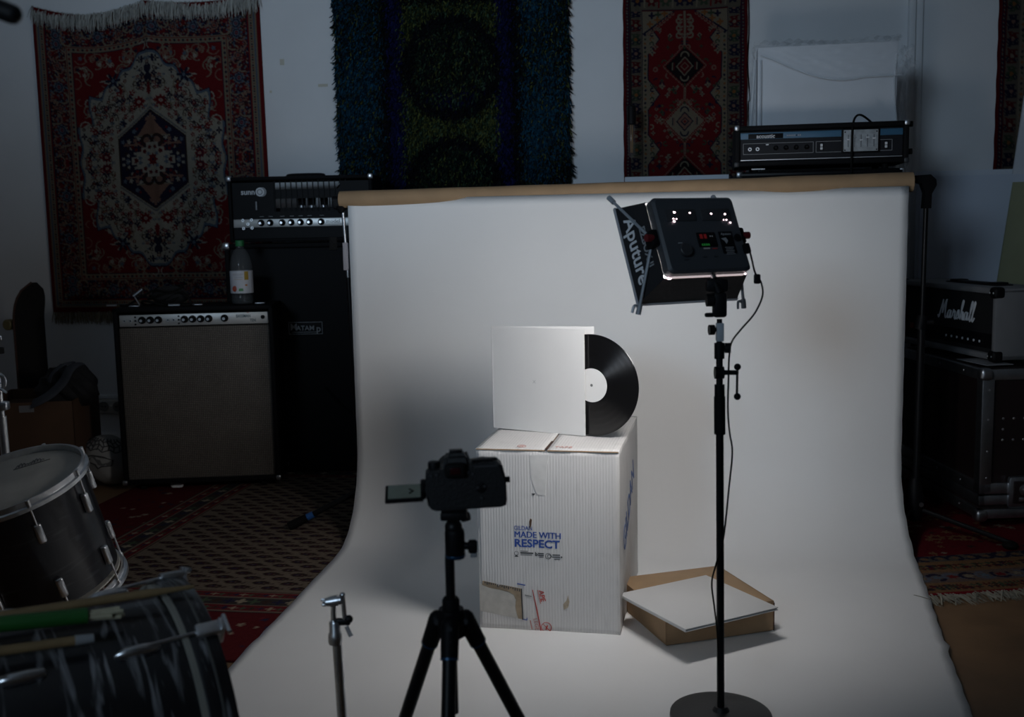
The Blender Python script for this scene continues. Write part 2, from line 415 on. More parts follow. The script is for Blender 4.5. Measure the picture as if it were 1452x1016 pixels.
def pattern_runner(W, n_half):
    """red runner with alternating dark and beige stepped diamonds; n_half half periods"""
    rnd = random.Random(8); c = 0.0026; w = W/2; hp = 0.262
    def quarter(top, bot, seed):
        rnd = random.Random(seed); k = Can(int(w/c), int(hp/c), c); border(k, rnd)
        f0 = 0.118; k.rect(f0, w, 0, hp, RED); k.rect(f0-0.024, f0, 0, hp, BEI)
        for i in range(14): k.dia(f0-0.012, 0.01+i*0.02, 0.007, [GRN, ORA, NAVY][i % 3])
        k.rect(f0, f0+0.003, 0, hp, NAVY)
        X, Y = np.meshgrid(k.x, k.y)
        wedge = (X-f0) < 0.055-np.abs(Y-hp/2)*0.75
        k.a[wedge & (X > f0)] = BEI; k.a[(np.abs((X-f0)-(0.055-np.abs(Y-hp/2)*0.75)) < 0.003) & (X > f0)] = NAVY
        for i in range(5): k.curl(f0+0.02, hp/2-0.045+i*0.022, 0.008, i, i+4, 0.003, [GRN, NAVY, ORA][i % 3])
        for i in range(46):
            x, y = rnd.uniform(f0+0.01, w), rnd.uniform(0, hp); t = rnd.random(); r = rnd.uniform(0.006, 0.012)
            if (x-f0) < 0.06-abs(y-hp/2)*0.75: continue
            col = rnd.choice([BEI, GRN, NAVY, PINK, BEI, GRN])
            if t < 0.4: k.dia(x, y, r, col); k.dia(x, y, r*0.4, rnd.choice([NAVY, RED, ORA]))
            elif t < 0.75: k.flower(x, y, r, 4, col, 0.4); k.disk(x, y, r*0.3, NAVY)
            else: k.curl(x, y, r, rnd.random()*6, rnd.random()*6+3.5, 0.0032, col)
        for cy, kind in ((0, top), (hp, bot)):
            ay = np.abs(Y-cy); ax = np.abs(X-w)
            stp = 0.0065
            q = np.floor(ax/stp)*stp+np.floor(ay/stp)*stp
            k.a[(q < 0.098)] = PINK; k.a[((np.floor(ax/stp)+np.floor(ay/stp)) % 2 == 0) & (q < 0.104) & (q > 0.09)] = RED
            body, inn = ((0.018, 0.010, 0.014), DRED) if kind == 'd' else (BEI, PINK)
            k.a[q < 0.086] = body
            edge = BEI if kind == 'd' else NAVY
            k.diar(w, cy, 0.040, 0.0035, edge, 1.0, 1.15); k.dia(w, cy, 0.036, inn, 1.0, 1.15); k.diar(w, cy, 0.020, 0.003, NAVY if kind != 'd' else PINK); k.dia(w, cy, 0.010, RED)
            for sg in (-1, 1):
                k.curl(w, cy+sg*0.050, 0.020, math.pi*(0.0 if sg > 0 else 1.0), math.pi*(1.0 if sg > 0 else 2.0), 0.0035, edge)
                k.disk(w, cy+sg*0.088, 0.007, GRN)
            for d in (0.05, 0.058): k.line([(w-d, cy-0.016), (w-d, cy+0.016)], 0.003, edge if d > 0.055 else inn)
        k.rect(w-0.007, w, 0.105, hp-0.105, BEI)
        for i in range(8): k.rect(w-0.004, w, 0.108+i*0.006, 0.111+i*0.006, RED)
        return k.a
    def border(k, rnd):
        H = k.H*k.c; k.rect(0, w, 0, H, DRED); k.rect(0, 0.014, 0, H, (0.17, 0.012, 0.016)); k.rect(0.016, 0.030, 0, H, NAVY); k.rect(0.034, 0.090, 0, H, (0.16, 0.135, 0.10))
        for i in range(int(H/0.008)+1): k.disk(0.022, i*0.008, 0.003, BEI if i % 2 else RED)
        y = 0.0; i = 0
        while y < H+0.03:
            col = [NAVY, DRED, GRN][i % 3]
            k.flower(0.062, y, 0.021, 6, col, 0.25); k.disk(0.062, y, 0.008, [PINK, BEI, ORA][i % 3])
            for sg in (-1, 1):
                k.line([(0.042, y+0.026*sg), (0.082, y+0.022*sg)], 0.0028, col); k.curl(0.062+0.016*sg, y+0.012, 0.007, 0, 5, 0.0025, NAVY)
            y += 0.0655; i += 1
        k.rect(0.090, 0.095, 0, H, NAVY); k.rect(0.034, 0.037, 0, H, NAVY)
    # top end: cross border and slanted corners
    kt = Can(int(w/c), int(0.105/c), c); border(kt, rnd); kt.rect(0.034, w, 0.02, 0.10, (0.16, 0.135, 0.10))
    x = 0.07; i = 0
    while x < w+0.03:
        kt.flower(x, 0.055, 0.023, 6, [NAVY, DRED, GRN][i % 3]); kt.disk(x, 0.055, 0.009, [ORA, BEI, PINK][i % 3])
        kt.line([(x+0.032, 0.03), (x+0.034, 0.085)], 0.004, [BEI, RED][i % 2]); x += 0.066; i += 1
    kt.rect(0.09, w, 0.095, 0.10, NAVY); kt.rect(0.09, w, 0.1, 0.105, DRED)
    ke = quarter('x', 'd', 4)[:, :]
    k0 = Can(int(w/c), int(hp/c), c); k0.a = ke.copy(); X, Y = np.meshgrid(k0.x, k0.y); f0 = 0.118
    k0.a[(X > f0) & (Y < 0.10) & (np.abs(X-w) < 0.11)] = RED
    cr = (X > f0-0.02) & ((X-f0)+(Y)*1.35 < 0.125); k0.a[cr] = BEI
    k0.line([(f0-0.02, 0.105), (f0+0.125, 0.0)], 0.004, NAVY)
    for i in range(9): k0.curl(f0+0.005+i*0.014, 0.105-i*0.0115, 0.006, 0, 4.5, 0.0028, PINK)
    for (qx, qy, cc) in ((0.02, 0.02, NAVY), (0.05, 0.015, GRN), (0.01, 0.06, ORA), (0.045, 0.04, ORA), (0.08, 0.01, ORA)): k0.flower(f0+qx, qy, 0.012, 4, cc, 0.4)
    for i in range(6): k0.curl(w-0.02-0.008*(i % 2), 0.03+i*0.017, 0.012, 1, 5, 0.004, BEI)
    k0.rect(w-0.007, w, 0.0, 0.16, BEI)
    rows = [kt.a, k0.a]; a = quarter('d', 'b', 5); b = quarter('b', 'd', 6)
    for i in range(n_half): rows.append(a if i % 2 == 0 else b)
    q = np.concatenate(rows, 0); return np.concatenate([q, q[:, ::-1]], 1)

def pattern_boteh(W, H):
    c = 0.0055; k = Can(int(W/c), int(H/c), c); rnd = random.Random(5)
    tan = (0.15, 0.115, 0.085)
    k.rect(0, W, 0, H, (0.085, 0.008, 0.010))
    for i in range(1300):
        x, y = rnd.random()*W, rnd.random()*H; k.flower(x, y, rnd.uniform(0.006, 0.013), 5, rnd.choice([NAVY, DRED, BEI, BRN]), 0.4)
    def band(d0, d1, col): k.rect(d0, W-d0, d0, H-d0, col)
    for d, col in ((0.35, (0.02, 0.014, 0.018)), (0.358, tan), (0.368, DRED), (0.410, tan), (0.418, (0.035, 0.03, 0.03)), (0.475, tan), (0.485, DRED), (0.520, tan), (0.528, BRN), (0.534, tan)):
        k.rect(d, W-d, d, H-d, col)
        if d in (0.368, 0.418, 0.485):
            wd = {0.368: 0.04, 0.418: 0.055, 0.485: 0.033}[d]; mid = d+wd/2; st = wd*0.75
            n = int(max(W, H)/st)
            for i in range(n):
                p = d+i*st; cc = [NAVY, BEI, GRN, BRN][i % 4]
                for (x, y) in ((mid, p), (W-mid, p), (p, mid), (p, H-mid)):
                    if d < x < W-d and d < y < H-d: k.flower(x, y, wd*0.28, 4, cc, 0.4)
    f = 0.54
    px_, py_ = 0.098, 0.0445; r = 0; y = f+0.03
    while y < H-f-0.01:
        x = f+0.035+(px_/2 if r % 2 else 0)
        while x < W-f-0.02:
            sg = 1
            k.disk(x, y, 0.0172, (0.018, 0.010, 0.009), 1.75, 0.95); k.line([(x+0.018, y-0.002), (x+0.036, y-0.008), (x+0.044, y-0.004)], 0.0045, BRN)
            k.disk(x-0.004, y, 0.0108, (0.050, 0.012, 0.013), 1.7, 0.85); k.disk(x-0.006, y, 0.0065, NAVY, 1.8, 0.8)
            k.disk(x-0.006, y, 0.003, (0.12, 0.10, 0.07)); k.disk(x+0.012, y, 0.003, tan)
            k.disk(x-0.036, y+0.012, 0.0035, BRN)
            x += px_
        y += py_; r += 1
    k.a *= rng.uniform(0.85, 1.12, k.a.shape[:2])[..., None]
    return k.a

def pattern_bazaar(W, H):
    """red field with tan borders, front edge at row 0"""
    c = 0.006; k = Can(int(W/c), int(H/c), c); rnd = random.Random(6); OC = (0.24, 0.13, 0.06)
    k.rect(0, W, 0, H, (0.16, 0.008, 0.016))
    for i in range(900): k.flower(rnd.random()*W, rnd.random()*H, rnd.uniform(0.008, 0.016), 6, rnd.choice([OC, BEI, DRED, BRN, OC]), 0.45)
    for i in range(60):
        x, y = rnd.random()*W, rnd.random()*H; k.flower(x, y, 0.03, 8, OC, 0.25); k.disk(x, y, 0.015, DRED)
    def ring(d0, d1, col): 
        for (x0, x1, y0, y1) in ((d0, W-d0, d0, d1), (d0, W-d0, H-d1, H-d0), (d0, d1, d0, H-d0), (W-d1, W-d0, d0, H-d0)): k.rect(x0, x1, y0, y1, col)
    ring(0, 0.018, (0.25, 0.01, 0.02)); ring(0.018, 0.36, OC)
    ring(0.03, 0.09, OC); ring(0.10, 0.20, (0.16, 0.11, 0.09)); ring(0.22, 0.29, OC); ring(0.30, 0.36, (0.12, 0.10, 0.08))
    for i in range(900):
        d = rnd.choice([0.05, 0.07, 0.26, 0.235]); p = rnd.random()*max(W, H)
        for (x, y) in ((p, d), (d, p), (W-d, p)): k.flower(x, y, 0.009, 4, rnd.choice([NAVY, DRED, BRN, GRN]), 0.4)
    for i in range(int(max(W, H)/0.055)):
        p = i*0.055
        for (x, y) in ((p, 0.15), (0.15, p), (W-0.15, p)):
            k.curl(x, y, 0.028, i, i+4.2, 0.007, NAVY if i % 2 else (0.13, 0.14, 0.18)); k.flower(x, y, 0.014, 5, [RED, BEI, SKY][i % 3])
        for (x, y) in ((p, 0.33), (0.33, p), (W-0.33, p)):
            k.curl(x, y, 0.024, -i, -i+4.2, 0.007, NAVY); k.flower(x, y, 0.01, 5, OC)
    k.a *= rng.uniform(0.82, 1.12, k.a.shape[:2])[..., None]
    return k.a

RUGM = attr_mat('woven_wool', 0.95, 0.6, 420)
FRM = attr_mat('cotton_fringe', 0.9, 0.2, 300)
SHAG = attr_mat('shaggy_wool', 0.9, 0.2, 300)

def fringe(name, parent, pts, length, dirn, out, col, spread=0.25, w=0.004):
    """strands hanging from a row of points"""
    V, F, C = [], [], []
    for p in pts:
        for q in range(2):
            L = length*rng.uniform(0.7, 1.15); sx = rng.normal(0, spread)*L*0.5
            b = np.array(p)+rng.normal(0, 0.0025, 3); d = np.array(dirn)*L + np.array([sx, 0, 0]); o = np.array(out)*rng.uniform(0.3, 1.0)
            m1 = b+d*0.5+o; e = b+d+o*0.8; s = np.array([w/2, 0, 0])*rng.uniform(0.7, 1.2)
            n = len(V); V += [b-s, b+s, m1+s, m1-s, e+s*0.5, e-s*0.5]; F += [[n, n+1, n+2, n+3], [n+3, n+2, n+4, n+5]]
            cc = np.array(col)*rng.uniform(0.6, 1.15); C += [cc]*6
    o = tri_mesh(name, np.array(V), np.array(F), np.array(C), FRM, parent); o['kind'] = 'stuff'
    return o

# ---- ivory rug on the wall, left
sL, _ = wl(63, 225); sR, _ = wl(378, 190); zB = wl(130, 442)[1]; zT = wl(210, 2)[1]
Wd, Hd = sR-sL, zT-zB
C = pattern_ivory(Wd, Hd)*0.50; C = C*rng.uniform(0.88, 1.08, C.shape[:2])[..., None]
H_, W_ = C.shape[:2]; U, Vv = np.meshgrid(np.linspace(0, 1, W_), np.linspace(0, 1, H_))
sagc = lambda u: 0.055*np.sin(np.clip(u/0.5, 0, 1)*np.pi)*(u < 0.5) + 0.022*np.sin(np.clip((u-0.5)/0.5, 0, 1)*np.pi)*(u >= 0.5)
fold = 0.022*np.exp(-((U-0.515-0.02*Vv)/0.022)**2)*np.clip(1.1-Vv*0.8, 0, 1) + 0.012*np.sin(U*9+1)*(1-Vv*0.6)**2
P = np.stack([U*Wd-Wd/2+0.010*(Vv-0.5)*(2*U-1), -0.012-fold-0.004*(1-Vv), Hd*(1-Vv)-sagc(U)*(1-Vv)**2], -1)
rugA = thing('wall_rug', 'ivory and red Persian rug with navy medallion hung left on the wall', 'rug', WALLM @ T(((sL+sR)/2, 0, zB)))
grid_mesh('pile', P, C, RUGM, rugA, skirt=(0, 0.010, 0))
us = np.linspace(0.0, 1.0, 330)
fr = [(u*Wd-Wd/2, -0.020, Hd-sagc(np.array([u]))[0]+0.004) for u in us]
fringe('top_fringe', rugA, fr, 0.085, (0.0, -0.10, -1), (0, -0.014, 0), (0.42, 0.42, 0.39))
fringe('bottom_fringe', rugA, [(u*Wd-Wd/2, -0.010, 0.004) for u in us], 0.062, (0, 0, -1), (0, -0.003, 0), (0.23, 0.19, 0.13))
for u, dx in ((0.0, 0.012), (0.5, 0), (1.0, -0.012)):
    m = MB(); m.cone((u*Wd-Wd/2+dx, -0.03, Hd-0.01), (u*Wd-Wd/2+dx, 0, Hd-0.01), 0.006, n=8); m.build('nail', ALU, rugA)

# ---- red runner, middle
sL, _ = wl(884, 125); sR, _ = wl(1059, 125); zB = wl(960, 252)[1]
Wd = sR-sL
C = pattern_runner(Wd, 3); c_ = 0.0026
Hc = C.shape[0]*c_
zT = wl(970, 14.0)[1]+0.105                                  # field edge sits at y=14 in the photo
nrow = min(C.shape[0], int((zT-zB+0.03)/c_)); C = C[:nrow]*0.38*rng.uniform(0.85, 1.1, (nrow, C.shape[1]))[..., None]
Hd = nrow*c_; zB = zT-Hd
H_, W_ = C.shape[:2]; U, Vv = np.meshgrid(np.linspace(0, 1, W_), np.linspace(0, 1, H_))
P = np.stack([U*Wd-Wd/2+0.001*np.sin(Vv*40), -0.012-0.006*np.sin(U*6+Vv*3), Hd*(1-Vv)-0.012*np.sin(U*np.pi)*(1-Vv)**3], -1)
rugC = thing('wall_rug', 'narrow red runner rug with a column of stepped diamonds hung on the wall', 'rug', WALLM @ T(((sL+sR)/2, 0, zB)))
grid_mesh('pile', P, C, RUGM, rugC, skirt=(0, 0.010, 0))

# ---- dark red rug at the right edge
sL, _ = wl(1412, 125); zB = wl(1412, 249)[1]
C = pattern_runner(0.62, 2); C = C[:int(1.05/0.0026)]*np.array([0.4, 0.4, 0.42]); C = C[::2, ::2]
H_, W_ = C.shape[:2]; U, Vv = np.meshgrid(np.linspace(0, 1, W_), np.linspace(0, 1, H_))
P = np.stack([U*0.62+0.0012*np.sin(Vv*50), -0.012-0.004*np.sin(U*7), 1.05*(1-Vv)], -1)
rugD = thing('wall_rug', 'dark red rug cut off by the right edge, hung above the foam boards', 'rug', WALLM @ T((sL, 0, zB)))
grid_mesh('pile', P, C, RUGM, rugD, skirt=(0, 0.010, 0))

# ---- shaggy teal rug
sL, _ = wl(478, 130, 0.03); sR, _ = wl(806, 130, 0.03); zB = wl(640, 300, 0.03)[1]; zT = wl(640, -60, 0.03)[1]
Wd, Hd = sR-sL, zT-zB
rugB = thing('shag_rug', 'shaggy teal and green rug with dark rings hung on the wall behind the backdrop', 'rug', WALLM @ T(((sL+sR)/2, 0, zB)))
ppm = (806-478)/Wd
def shag_col(s, z):
    """s across, z from the bottom, metres; the rings sit at fixed places"""
    n = len(s); c = np.zeros((n, 3)); u = (s+Wd/2)/Wd
    x = s*ppm; y = 300-z*ppm; cx = 0.0
    teal = np.array((0.008, 0.062, 0.115)); blk = np.array((0.006, 0.008, 0.012)); blue = np.array((0.008, 0.012, 0.075)); olive = np.array((0.085, 0.10, 0.028)); dgr = np.array((0.012, 0.03, 0.018)); grn = np.array((0.045, 0.085, 0.05))
    un = u+rng.normal(0, 0.010, n)
    c[:] = teal
    side = (np.abs(un-0.5) < 0.30); c[side] = blk
    lowf = np.sin(x*0.05+2)+np.sin(y*0.031+x*0.02)
    tt = (~side) & (rng.random(n) < np.clip(0.42-0.22*lowf, 0.10, 0.85)); c[tt] = np.where(rng.random((tt.sum(), 1)) < 0.6, blk, dgr)
    tg = (~side) & (rng.random(n) < 0.10); c[tg] = olive
    bl = (np.abs(np.abs(un-0.495)-0.235) < 0.028); c[bl] = blue
    ctr = (np.abs(un-0.495) < 0.205)
    c[ctr] = olive; mix = ctr & (rng.random(n) < 0.33); c[mix] = grn; mix = ctr & (rng.random(n) < 0.30); c[mix] = dgr
    for (oy, rr) in ((95, 66), (262, 66)):
        r = np.hypot((x-2)*1.0, (y-oy)*0.98)+rng.normal(0, 2.5, n)
        inn = ctr & (r < rr-8); k = rng.random(n)
        c[inn & (k < 0.45)] = blk; c[inn & (k >= 0.45) & (k < 0.7)] = dgr; c[inn & (k > 0.9)] = grn
        c[(r < rr+6) & (r > rr-9)] = blk
        c[(r < rr-9) & (y > oy+30) & (k < 0.5)] = blue*0.5
    tp = ctr & (y < 8) & (rng.random(n) < 0.7); c[tp] = blk
    return c*(0.15+0.95*rng.random(n)**1.6)[:, None]
hh, ww = 60, 60
U, Vv = np.meshgrid(np.linspace(0, 1, ww), np.linspace(0, 1, hh)); S = (U-0.5)*Wd; Z = Hd*(1-Vv)
grid_mesh('backing', np.stack([S, np.full_like(S, -0.012), Z], -1), shag_col(S.ravel(), Z.ravel()).reshape(hh, ww, 3)*0.4, RUGM, rugB, skirt=(0, 0.01, 0))
N = 60000
s = rng.uniform(-Wd/2-0.004, Wd/2+0.004, N); z = rng.uniform(0, Hd, N); cc = shag_col(s, z)
L = rng.uniform(0.022, 0.05, N); a = rng.normal(0, 0.55, N)
root = np.stack([s, np.full(N, -0.012), z], -1)
tip = root+np.stack([np.sin(a)*L*0.8, -rng.uniform(0.006, 0.03, N), -np.cos(a)*L], -1)
hw = rng.uniform(0.0022, 0.0042, N); side = np.stack([np.cos(a)*hw, np.zeros(N), np.sin(a)*hw], -1)
V = np.stack([root-side, root+side, tip+side*0.6, tip-side*0.6], 1).reshape(-1, 3); F = np.arange(N*4).reshape(N, 4)
o = tri_mesh('pile', V, F, np.repeat(cc, 4, 0), SHAG, rugB); o['kind'] = 'stuff'

# ---- floor rugs
RA = frame((-0.765, 2.75, 0), -9.5)       # near front border; local x right, y back
Wf, Hf = 2.6, 2.60
C = pattern_boteh(Wf, Hf); H_, W_ = C.shape[:2]; X, Y = np.meshgrid(np.linspace(-1.3, 1.3, W_), np.linspace(0, Hf, H_))
Zr = 0.007+0.0015*np.sin(X*7)*np.sin(Y*5)
rug = grid_mesh('floor_rug', np.stack([X, Y, Zr], -1), C, RUGM, None, RA, skirt=(0, 0, -0.006))
tag(rug, 'tan rug with rows of dark paisley motifs on the floor before the amplifiers', 'rug')
RB = frame((1.72, 3.20, 0), 7)
Wf, Hf = 1.9, 1.75
C = pattern_bazaar(Wf, Hf)*0.7; H_, W_ = C.shape[:2]; X, Y = np.meshgrid(np.linspace(-0.95, 0.95, W_), np.linspace(0, Hf, H_))
rugR = thing('floor_rug', 'red fringed rug on the floor under the flight case', 'rug', RB)
grid_mesh('pile', np.stack([X, Y, 0.007+0.001*np.sin(X*9)], -1), C, RUGM, rugR, skirt=(0, 0, -0.006))
fringe('fringe', rugR, [(x, 0, 0.006) for x in np.linspace(-0.50, 0.95, 240)], 0.075, (0, -1, -0.06), (0, 0, 0.003), (0.34, 0.32, 0.26), spread=0.7, w=0.006)
# ------------------------------------------------------------------ paper backdrop on its roll
PAPER = mat('white_backdrop_paper', (0.86, 0.855, 0.845), 0.8, var=0.025, vscale=2.2, bump=0.05, bscale=14)
rA, rB = Vector((-0.637, 4.05, 1.273)), Vector((1.415, 3.75, 1.287))
drop = thing('backdrop_roll', 'white studio paper sweeping down from a brown roll to the floor', 'backdrop', T((0.39, 3.9, 0)))
O = Vector((0.39, 3.9, 0)); ex = (rB-rA).normalized()
m = MB(); pts = [rA-O+(rB-rA)*(i/24) for i in range(25)]
m.tube(pts, [0.0325+0.0006*math.sin(i*1.7)+(0.002 if i > 18 else 0) for i in range(25)], n=28)
m.build('roll_core', KRAFT, drop)
for e_, sg in ((rA, 1), (rB, -1)):
    m = MB(); m.cone(e_-O-ex*0.0015*sg, e_-O+ex*0.004*sg, 0.030, n=24); m.build('roll_end', mat('kraft_dark', (0.12, 0.075, 0.04), 0.8, var=0.1), drop)
Rr = 0.33; yl0, yr0 = 4.017, 3.717; zt = 1.262; yend = 1.95
def prof(n1, n2, n3, y0):
    out = [(y0, zt-(zt-Rr)*i/n1) for i in range(n1)]
    out += [(y0-Rr+Rr*math.cos(a), Rr-Rr*math.sin(a)) for a in [math.pi/2*i/n2 for i in range(n2)]]
    out += [(y0-Rr-(y0-Rr-yend)*i/n3, 0.0) for i in range(n3+1)]
    return out
pl, pr = prof(26, 16, 40, yl0), prof(26, 16, 40, yr0)
xl = lambda y: float(np.interp(y, [1.95, 2.5, 2.84, 3.2, 3.64, 4.02], [-0.85, -0.79, -0.752, -0.697, -0.640, -0.606]))
xr = lambda y: float(np.interp(y, [1.95, 2.45, 2.84, 3.15, 3.4, 3.54, 3.72], [0.955, 1.083, 1.185, 1.272, 1.338, 1.366, 1.388]))
NU = 70; G = np.zeros((len(pl), NU, 3))
for i, ((ya, za), (yb, zb)) in enumerate(zip(pl, pr)):
    A = Vector((xl(ya), ya, za)); B = Vector((xr(yb), yb, zb))
    tear = 0.0012*math.sin(i*1.9)+0.0008*math.sin(i*4.3+1)+(0.008 if i == 60 else 0)
    B.x += tear; A.x += tear*0.4
    for j in range(NU):
        u = j/(NU-1); p = A.lerp(B, u)
        up = max(0.0, min(1.0, p.z/0.3))
        p.y += up*(0.006*math.sin(u*9+1)+0.004*math.sin(u*17+i*0.08))
        p.z += (1-up)*(0.0022*(1+math.sin(u*13+i*0.35)*math.sin(i*0.21+u*3)))+0.010
        G[i, j] = p-O
grid_mesh('paper_sheet', G, None, PAPER, drop, skirt=(0, 0.0006, -0.0012))

def tripod_legs(root, hub_z, reach, az, zfoot=0.01, r=0.008, matl=BLKM, hub_r=0.02, name='leg'):
    for a in az:
        d = Vector((math.cos(R(a)), math.sin(R(a)), 0))
        m = MB(); m.cone((d*hub_r)+Vector((0, 0, hub_z)), d*reach+Vector((0, 0, zfoot+0.012)), r, n=10)
        leg = m.build(name, matl, root)
        m = MB(); m.sph(d*reach+Vector((0, 0, zfoot+0.008)), 0.014, (1.2, 1.2, 0.8), n=10); m.build('rubber_foot', RUB, leg)

# left backdrop support: silver upper tube, black mast, blue-taped leg
bl = at(484, 300, 4.05)
st = thing('backdrop_stand', 'black telescopic stand with silver upper tube holding the left roll end', 'stand', T((bl.x, bl.y, 0)))
m = MB(); m.cone((0.035, 0, 0.12), (0.018, 0, 0.98), 0.011, n=12); m.build('mast', BLKM, st)
m = MB(); m.cone((0.018, 0, 0.94), (0.006, 0, 1.235), 0.0065, n=12); m.build('upper_tube', ALU, st)
m = MB(); m.box((0.012, -0.004, 1.06), (0.022, 0.018, 0.105), bevel=0.003); m.build('sticker', mat('pale_sticker', (0.34, 0.32, 0.34), 0.6, var=0.1), st)
m = MB(); m.sph((0.0, 0, 1.235), 0.014, n=10); m.cone((0.0, 0, 1.235), (0.0, 0, 1.25), 0.020, 0.026); m.cone((-0.03, -0.002, 1.27), (0.028, 0, 1.273), 0.019, n=16); m.box((-0.012, 0, 1.258), (0.038, 0.04, 0.035), bevel=0.006)
m.build('bracket', BLK2, st)
m = MB(); m.box((-0.035, -0.005, 1.11), (0.03, 0.012, 0.05), bevel=0.003); m.cone((-0.05, -0.01, 1.13), (-0.02, -0.01, 1.09), 0.003, n=6); m.cone((-0.05, -0.01, 1.09), (-0.018, -0.01, 1.115), 0.003, n=6); m.build('wing_clamp', RUB, st)
m = MB(); m.cone((0.034, 0, 0.10), (0.034, 0, 0.2), 0.022, n=14); m.build('hub', BLK2, st)
ft = floor_at(417, 752)-Vector((bl.x, bl.y, 0))
for k, d in enumerate((ft, Vector((0.33, 0.18, 0)), Vector((-0.06, 0.42, 0)))):
    m = MB(); b = Vector((0.034, 0, 0.15)); e = Vector((d.x, d.y, 0.026)); m.cone(b, e, 0.011, 0.012, n=12); lg = m.build('leg', BLKM, st)
    v = (e-b).normalized()
    m = MB(); m.cone(e-v*0.055, e+v*0.02, 0.016, 0.019, n=12); m.build('rubber_foot', RUB, lg)
    if k == 0:
        m = MB(); m.cone(e-v*0.085, e-v*0.058, 0.0135, n=14); m.build('blue_tape', mat('blue_tape', (0.02, 0.10, 0.32), 0.5, var=0.1), lg)
# right backdrop support
br = at(1314, 262, 3.78)
st = thing('backdrop_stand', 'all black stand with hooked top bracket holding the right roll end', 'stand', T((br.x, br.y, 0)))
m = MB(); m.cone((-0.010, 0, 0.13), (-0.004, 0, 0.80), 0.0135, n=14); m.build('mast', BLKM, st)
m = MB(); m.cone((-0.004, 0, 0.76), (0, 0, 1.22), 0.0085, n=12); m.build('upper_tube', BLKM, st)
m = MB(); m.prism([(-0.045, 0.062), (-0.045, 0.085), (0.008, 0.088), (0.028, 0.070), (0.030, 0.05), (0.014, 0.02), (0.013, -0.03), (-0.013, -0.03), (-0.010, 0.025), (-0.022, 0.055)], 0.03, T((0, -0.015, 1.225)))
m.build('hook_bracket', BLK2, st)
m = MB(); m.cone((-0.075, 0, 1.287), (-0.04, 0, 1.296), 0.0045, n=8); m.build('pin', ALU, st)
m = MB(); m.cone((-0.010, -0.001, 0.765), (-0.002, 0, 0.815), 0.019, n=16); m.cone((0, 0, 0.79), (0.035, -0.01, 0.79), 0.008, n=8); m.build('collar', BLK2, st)
m = MB(); m.lathe([(0.016, 0.03), (0.030, 0.05), (0.034, 0.10), (0.026, 0.16), (0.016, 0.19)], 20, T((-0.012, 0, 0.03))); m.build('hub', BLK2, st)
m = MB(); m.cone((0.0, -0.032, 0.128), (0.0, -0.036, 0.128), 0.0085, n=12); m.build('hub_bolt', ALU, st)
ft = floor_at(1432, 781)-Vector((br.x, br.y, 0))
for d in (ft, Vector((-0.16, 0.30, 0)), Vector((-0.22, -0.22, 0))):
    m = MB(); m.cone((-0.012, 0, 0.11), (d.x, d.y, 0.03), 0.009, n=10); lg = m.build('leg', BLKM, st)
    m = MB(); m.sph((d.x, d.y, 0.022), 0.021, (1.3, 1.3, 0.75), n=12); m.build('rubber_foot', RUB, lg)

# ------------------------------------------------------------------ amplifiers
def corner(root, x, y, z, s=0.02, name='metal_corner', matl=CHR):
    m = MB(); m.box((x, y, z), (s, s, s), bevel=s*0.28, seg=2); return m.build(name, matl, root)
def knob_mesh():
    m = MB(); m.lathe([(0.0135, 0.0), (0.0135, 0.004), (0.010, 0.006), (0.009, 0.017), (0.007, 0.019)], 18); o = m
    return o
def knob(root, x, y, z, r=0.0135, cap=True, capm=None):
    q = r/0.0135
    m = MB(); m.lathe([(0.0135*q, 0.0), (0.0135*q, 0.005), (0.010*q, 0.007), (0.009*q, 0.018), (0.007*q, 0.020)], 18, RX(90)); k = m.build('knob', BLK2, root, T((x, y, z)))
    if cap:
        m = MB(); m.cone((-0.001*q, -0.0195, -0.001*q), (-0.001*q, -0.0215, -0.001*q), 0.0052*q, n=12); m.build('knob_cap', capm or CHR, k)
    return k
def jack(root, x, y, z, r=0.006):
    m = MB(); m.lathe([(r, 0), (r, 0.004), (r*0.55, 0.004), (r*0.5, 0.001)], 14, RX(90)); j = m.build('jack', CHR, root, T((x, y, z)))
    m = MB(); m.cone((0, 0, 0), (0, -0.0016, 0), r*0.52, n=12); m.build('jack_hole', BLK2, j); return j

def grille_mat(name, c0, c1, scale):
    m_ = mat(name, c0, 0.85, var=0.10, vscale=9)
    nt = m_.node_tree; b = nt.nodes['Principled BSDF']; tc = [n for n in nt.nodes if n.type == 'TEX_COORD'][0]
    br_ = nt.nodes.new('ShaderNodeTexBrick'); br_.inputs['Scale'].default_value = scale; br_.offset = 0.0
    br_.inputs['Mortar Size'].default_value = 0.035; br_.inputs['Brick Width'].default_value = 0.25; br_.inputs['Row Height'].default_value = 0.25
    br_.inputs['Color1'].default_value = (*c0, 1); br_.inputs['Color2'].default_value = (*[x*0.8 for x in c0], 1); br_.inputs['Mortar'].default_value = (*c1, 1)
    sx = nt.nodes.new('ShaderNodeSeparateXYZ'); cx = nt.nodes.new('ShaderNodeCombineXYZ')
    nt.links.new(tc.outputs['Object'], sx.inputs[0]); nt.links.new(sx.outputs['X'], cx.inputs['X']); nt.links.new(sx.outputs['Z'], cx.inputs['Y'])
    nt.links.new(cx.outputs[0], br_.inputs['Vector'])
    old = b.inputs['Base Color'].links[0].from_node
    mx = nt.nodes.new('ShaderNodeMix'); mx.data_type = 'RGBA'; mx.blend_type = 'MULTIPLY'; mx.inputs[0].default_value = 0.0
    sc = nt.nodes.new('ShaderNodeVectorMath'); sc.operation = 'MULTIPLY'
    old.inputs[0].default_value = (1, 1, 1)
    nt.links.new(old.outputs[0], sc.inputs[0]); nt.links.new(br_.outputs['Color'], sc.inputs[1]); nt.links.new(sc.outputs[0], b.inputs['Base Color'])
    return m_

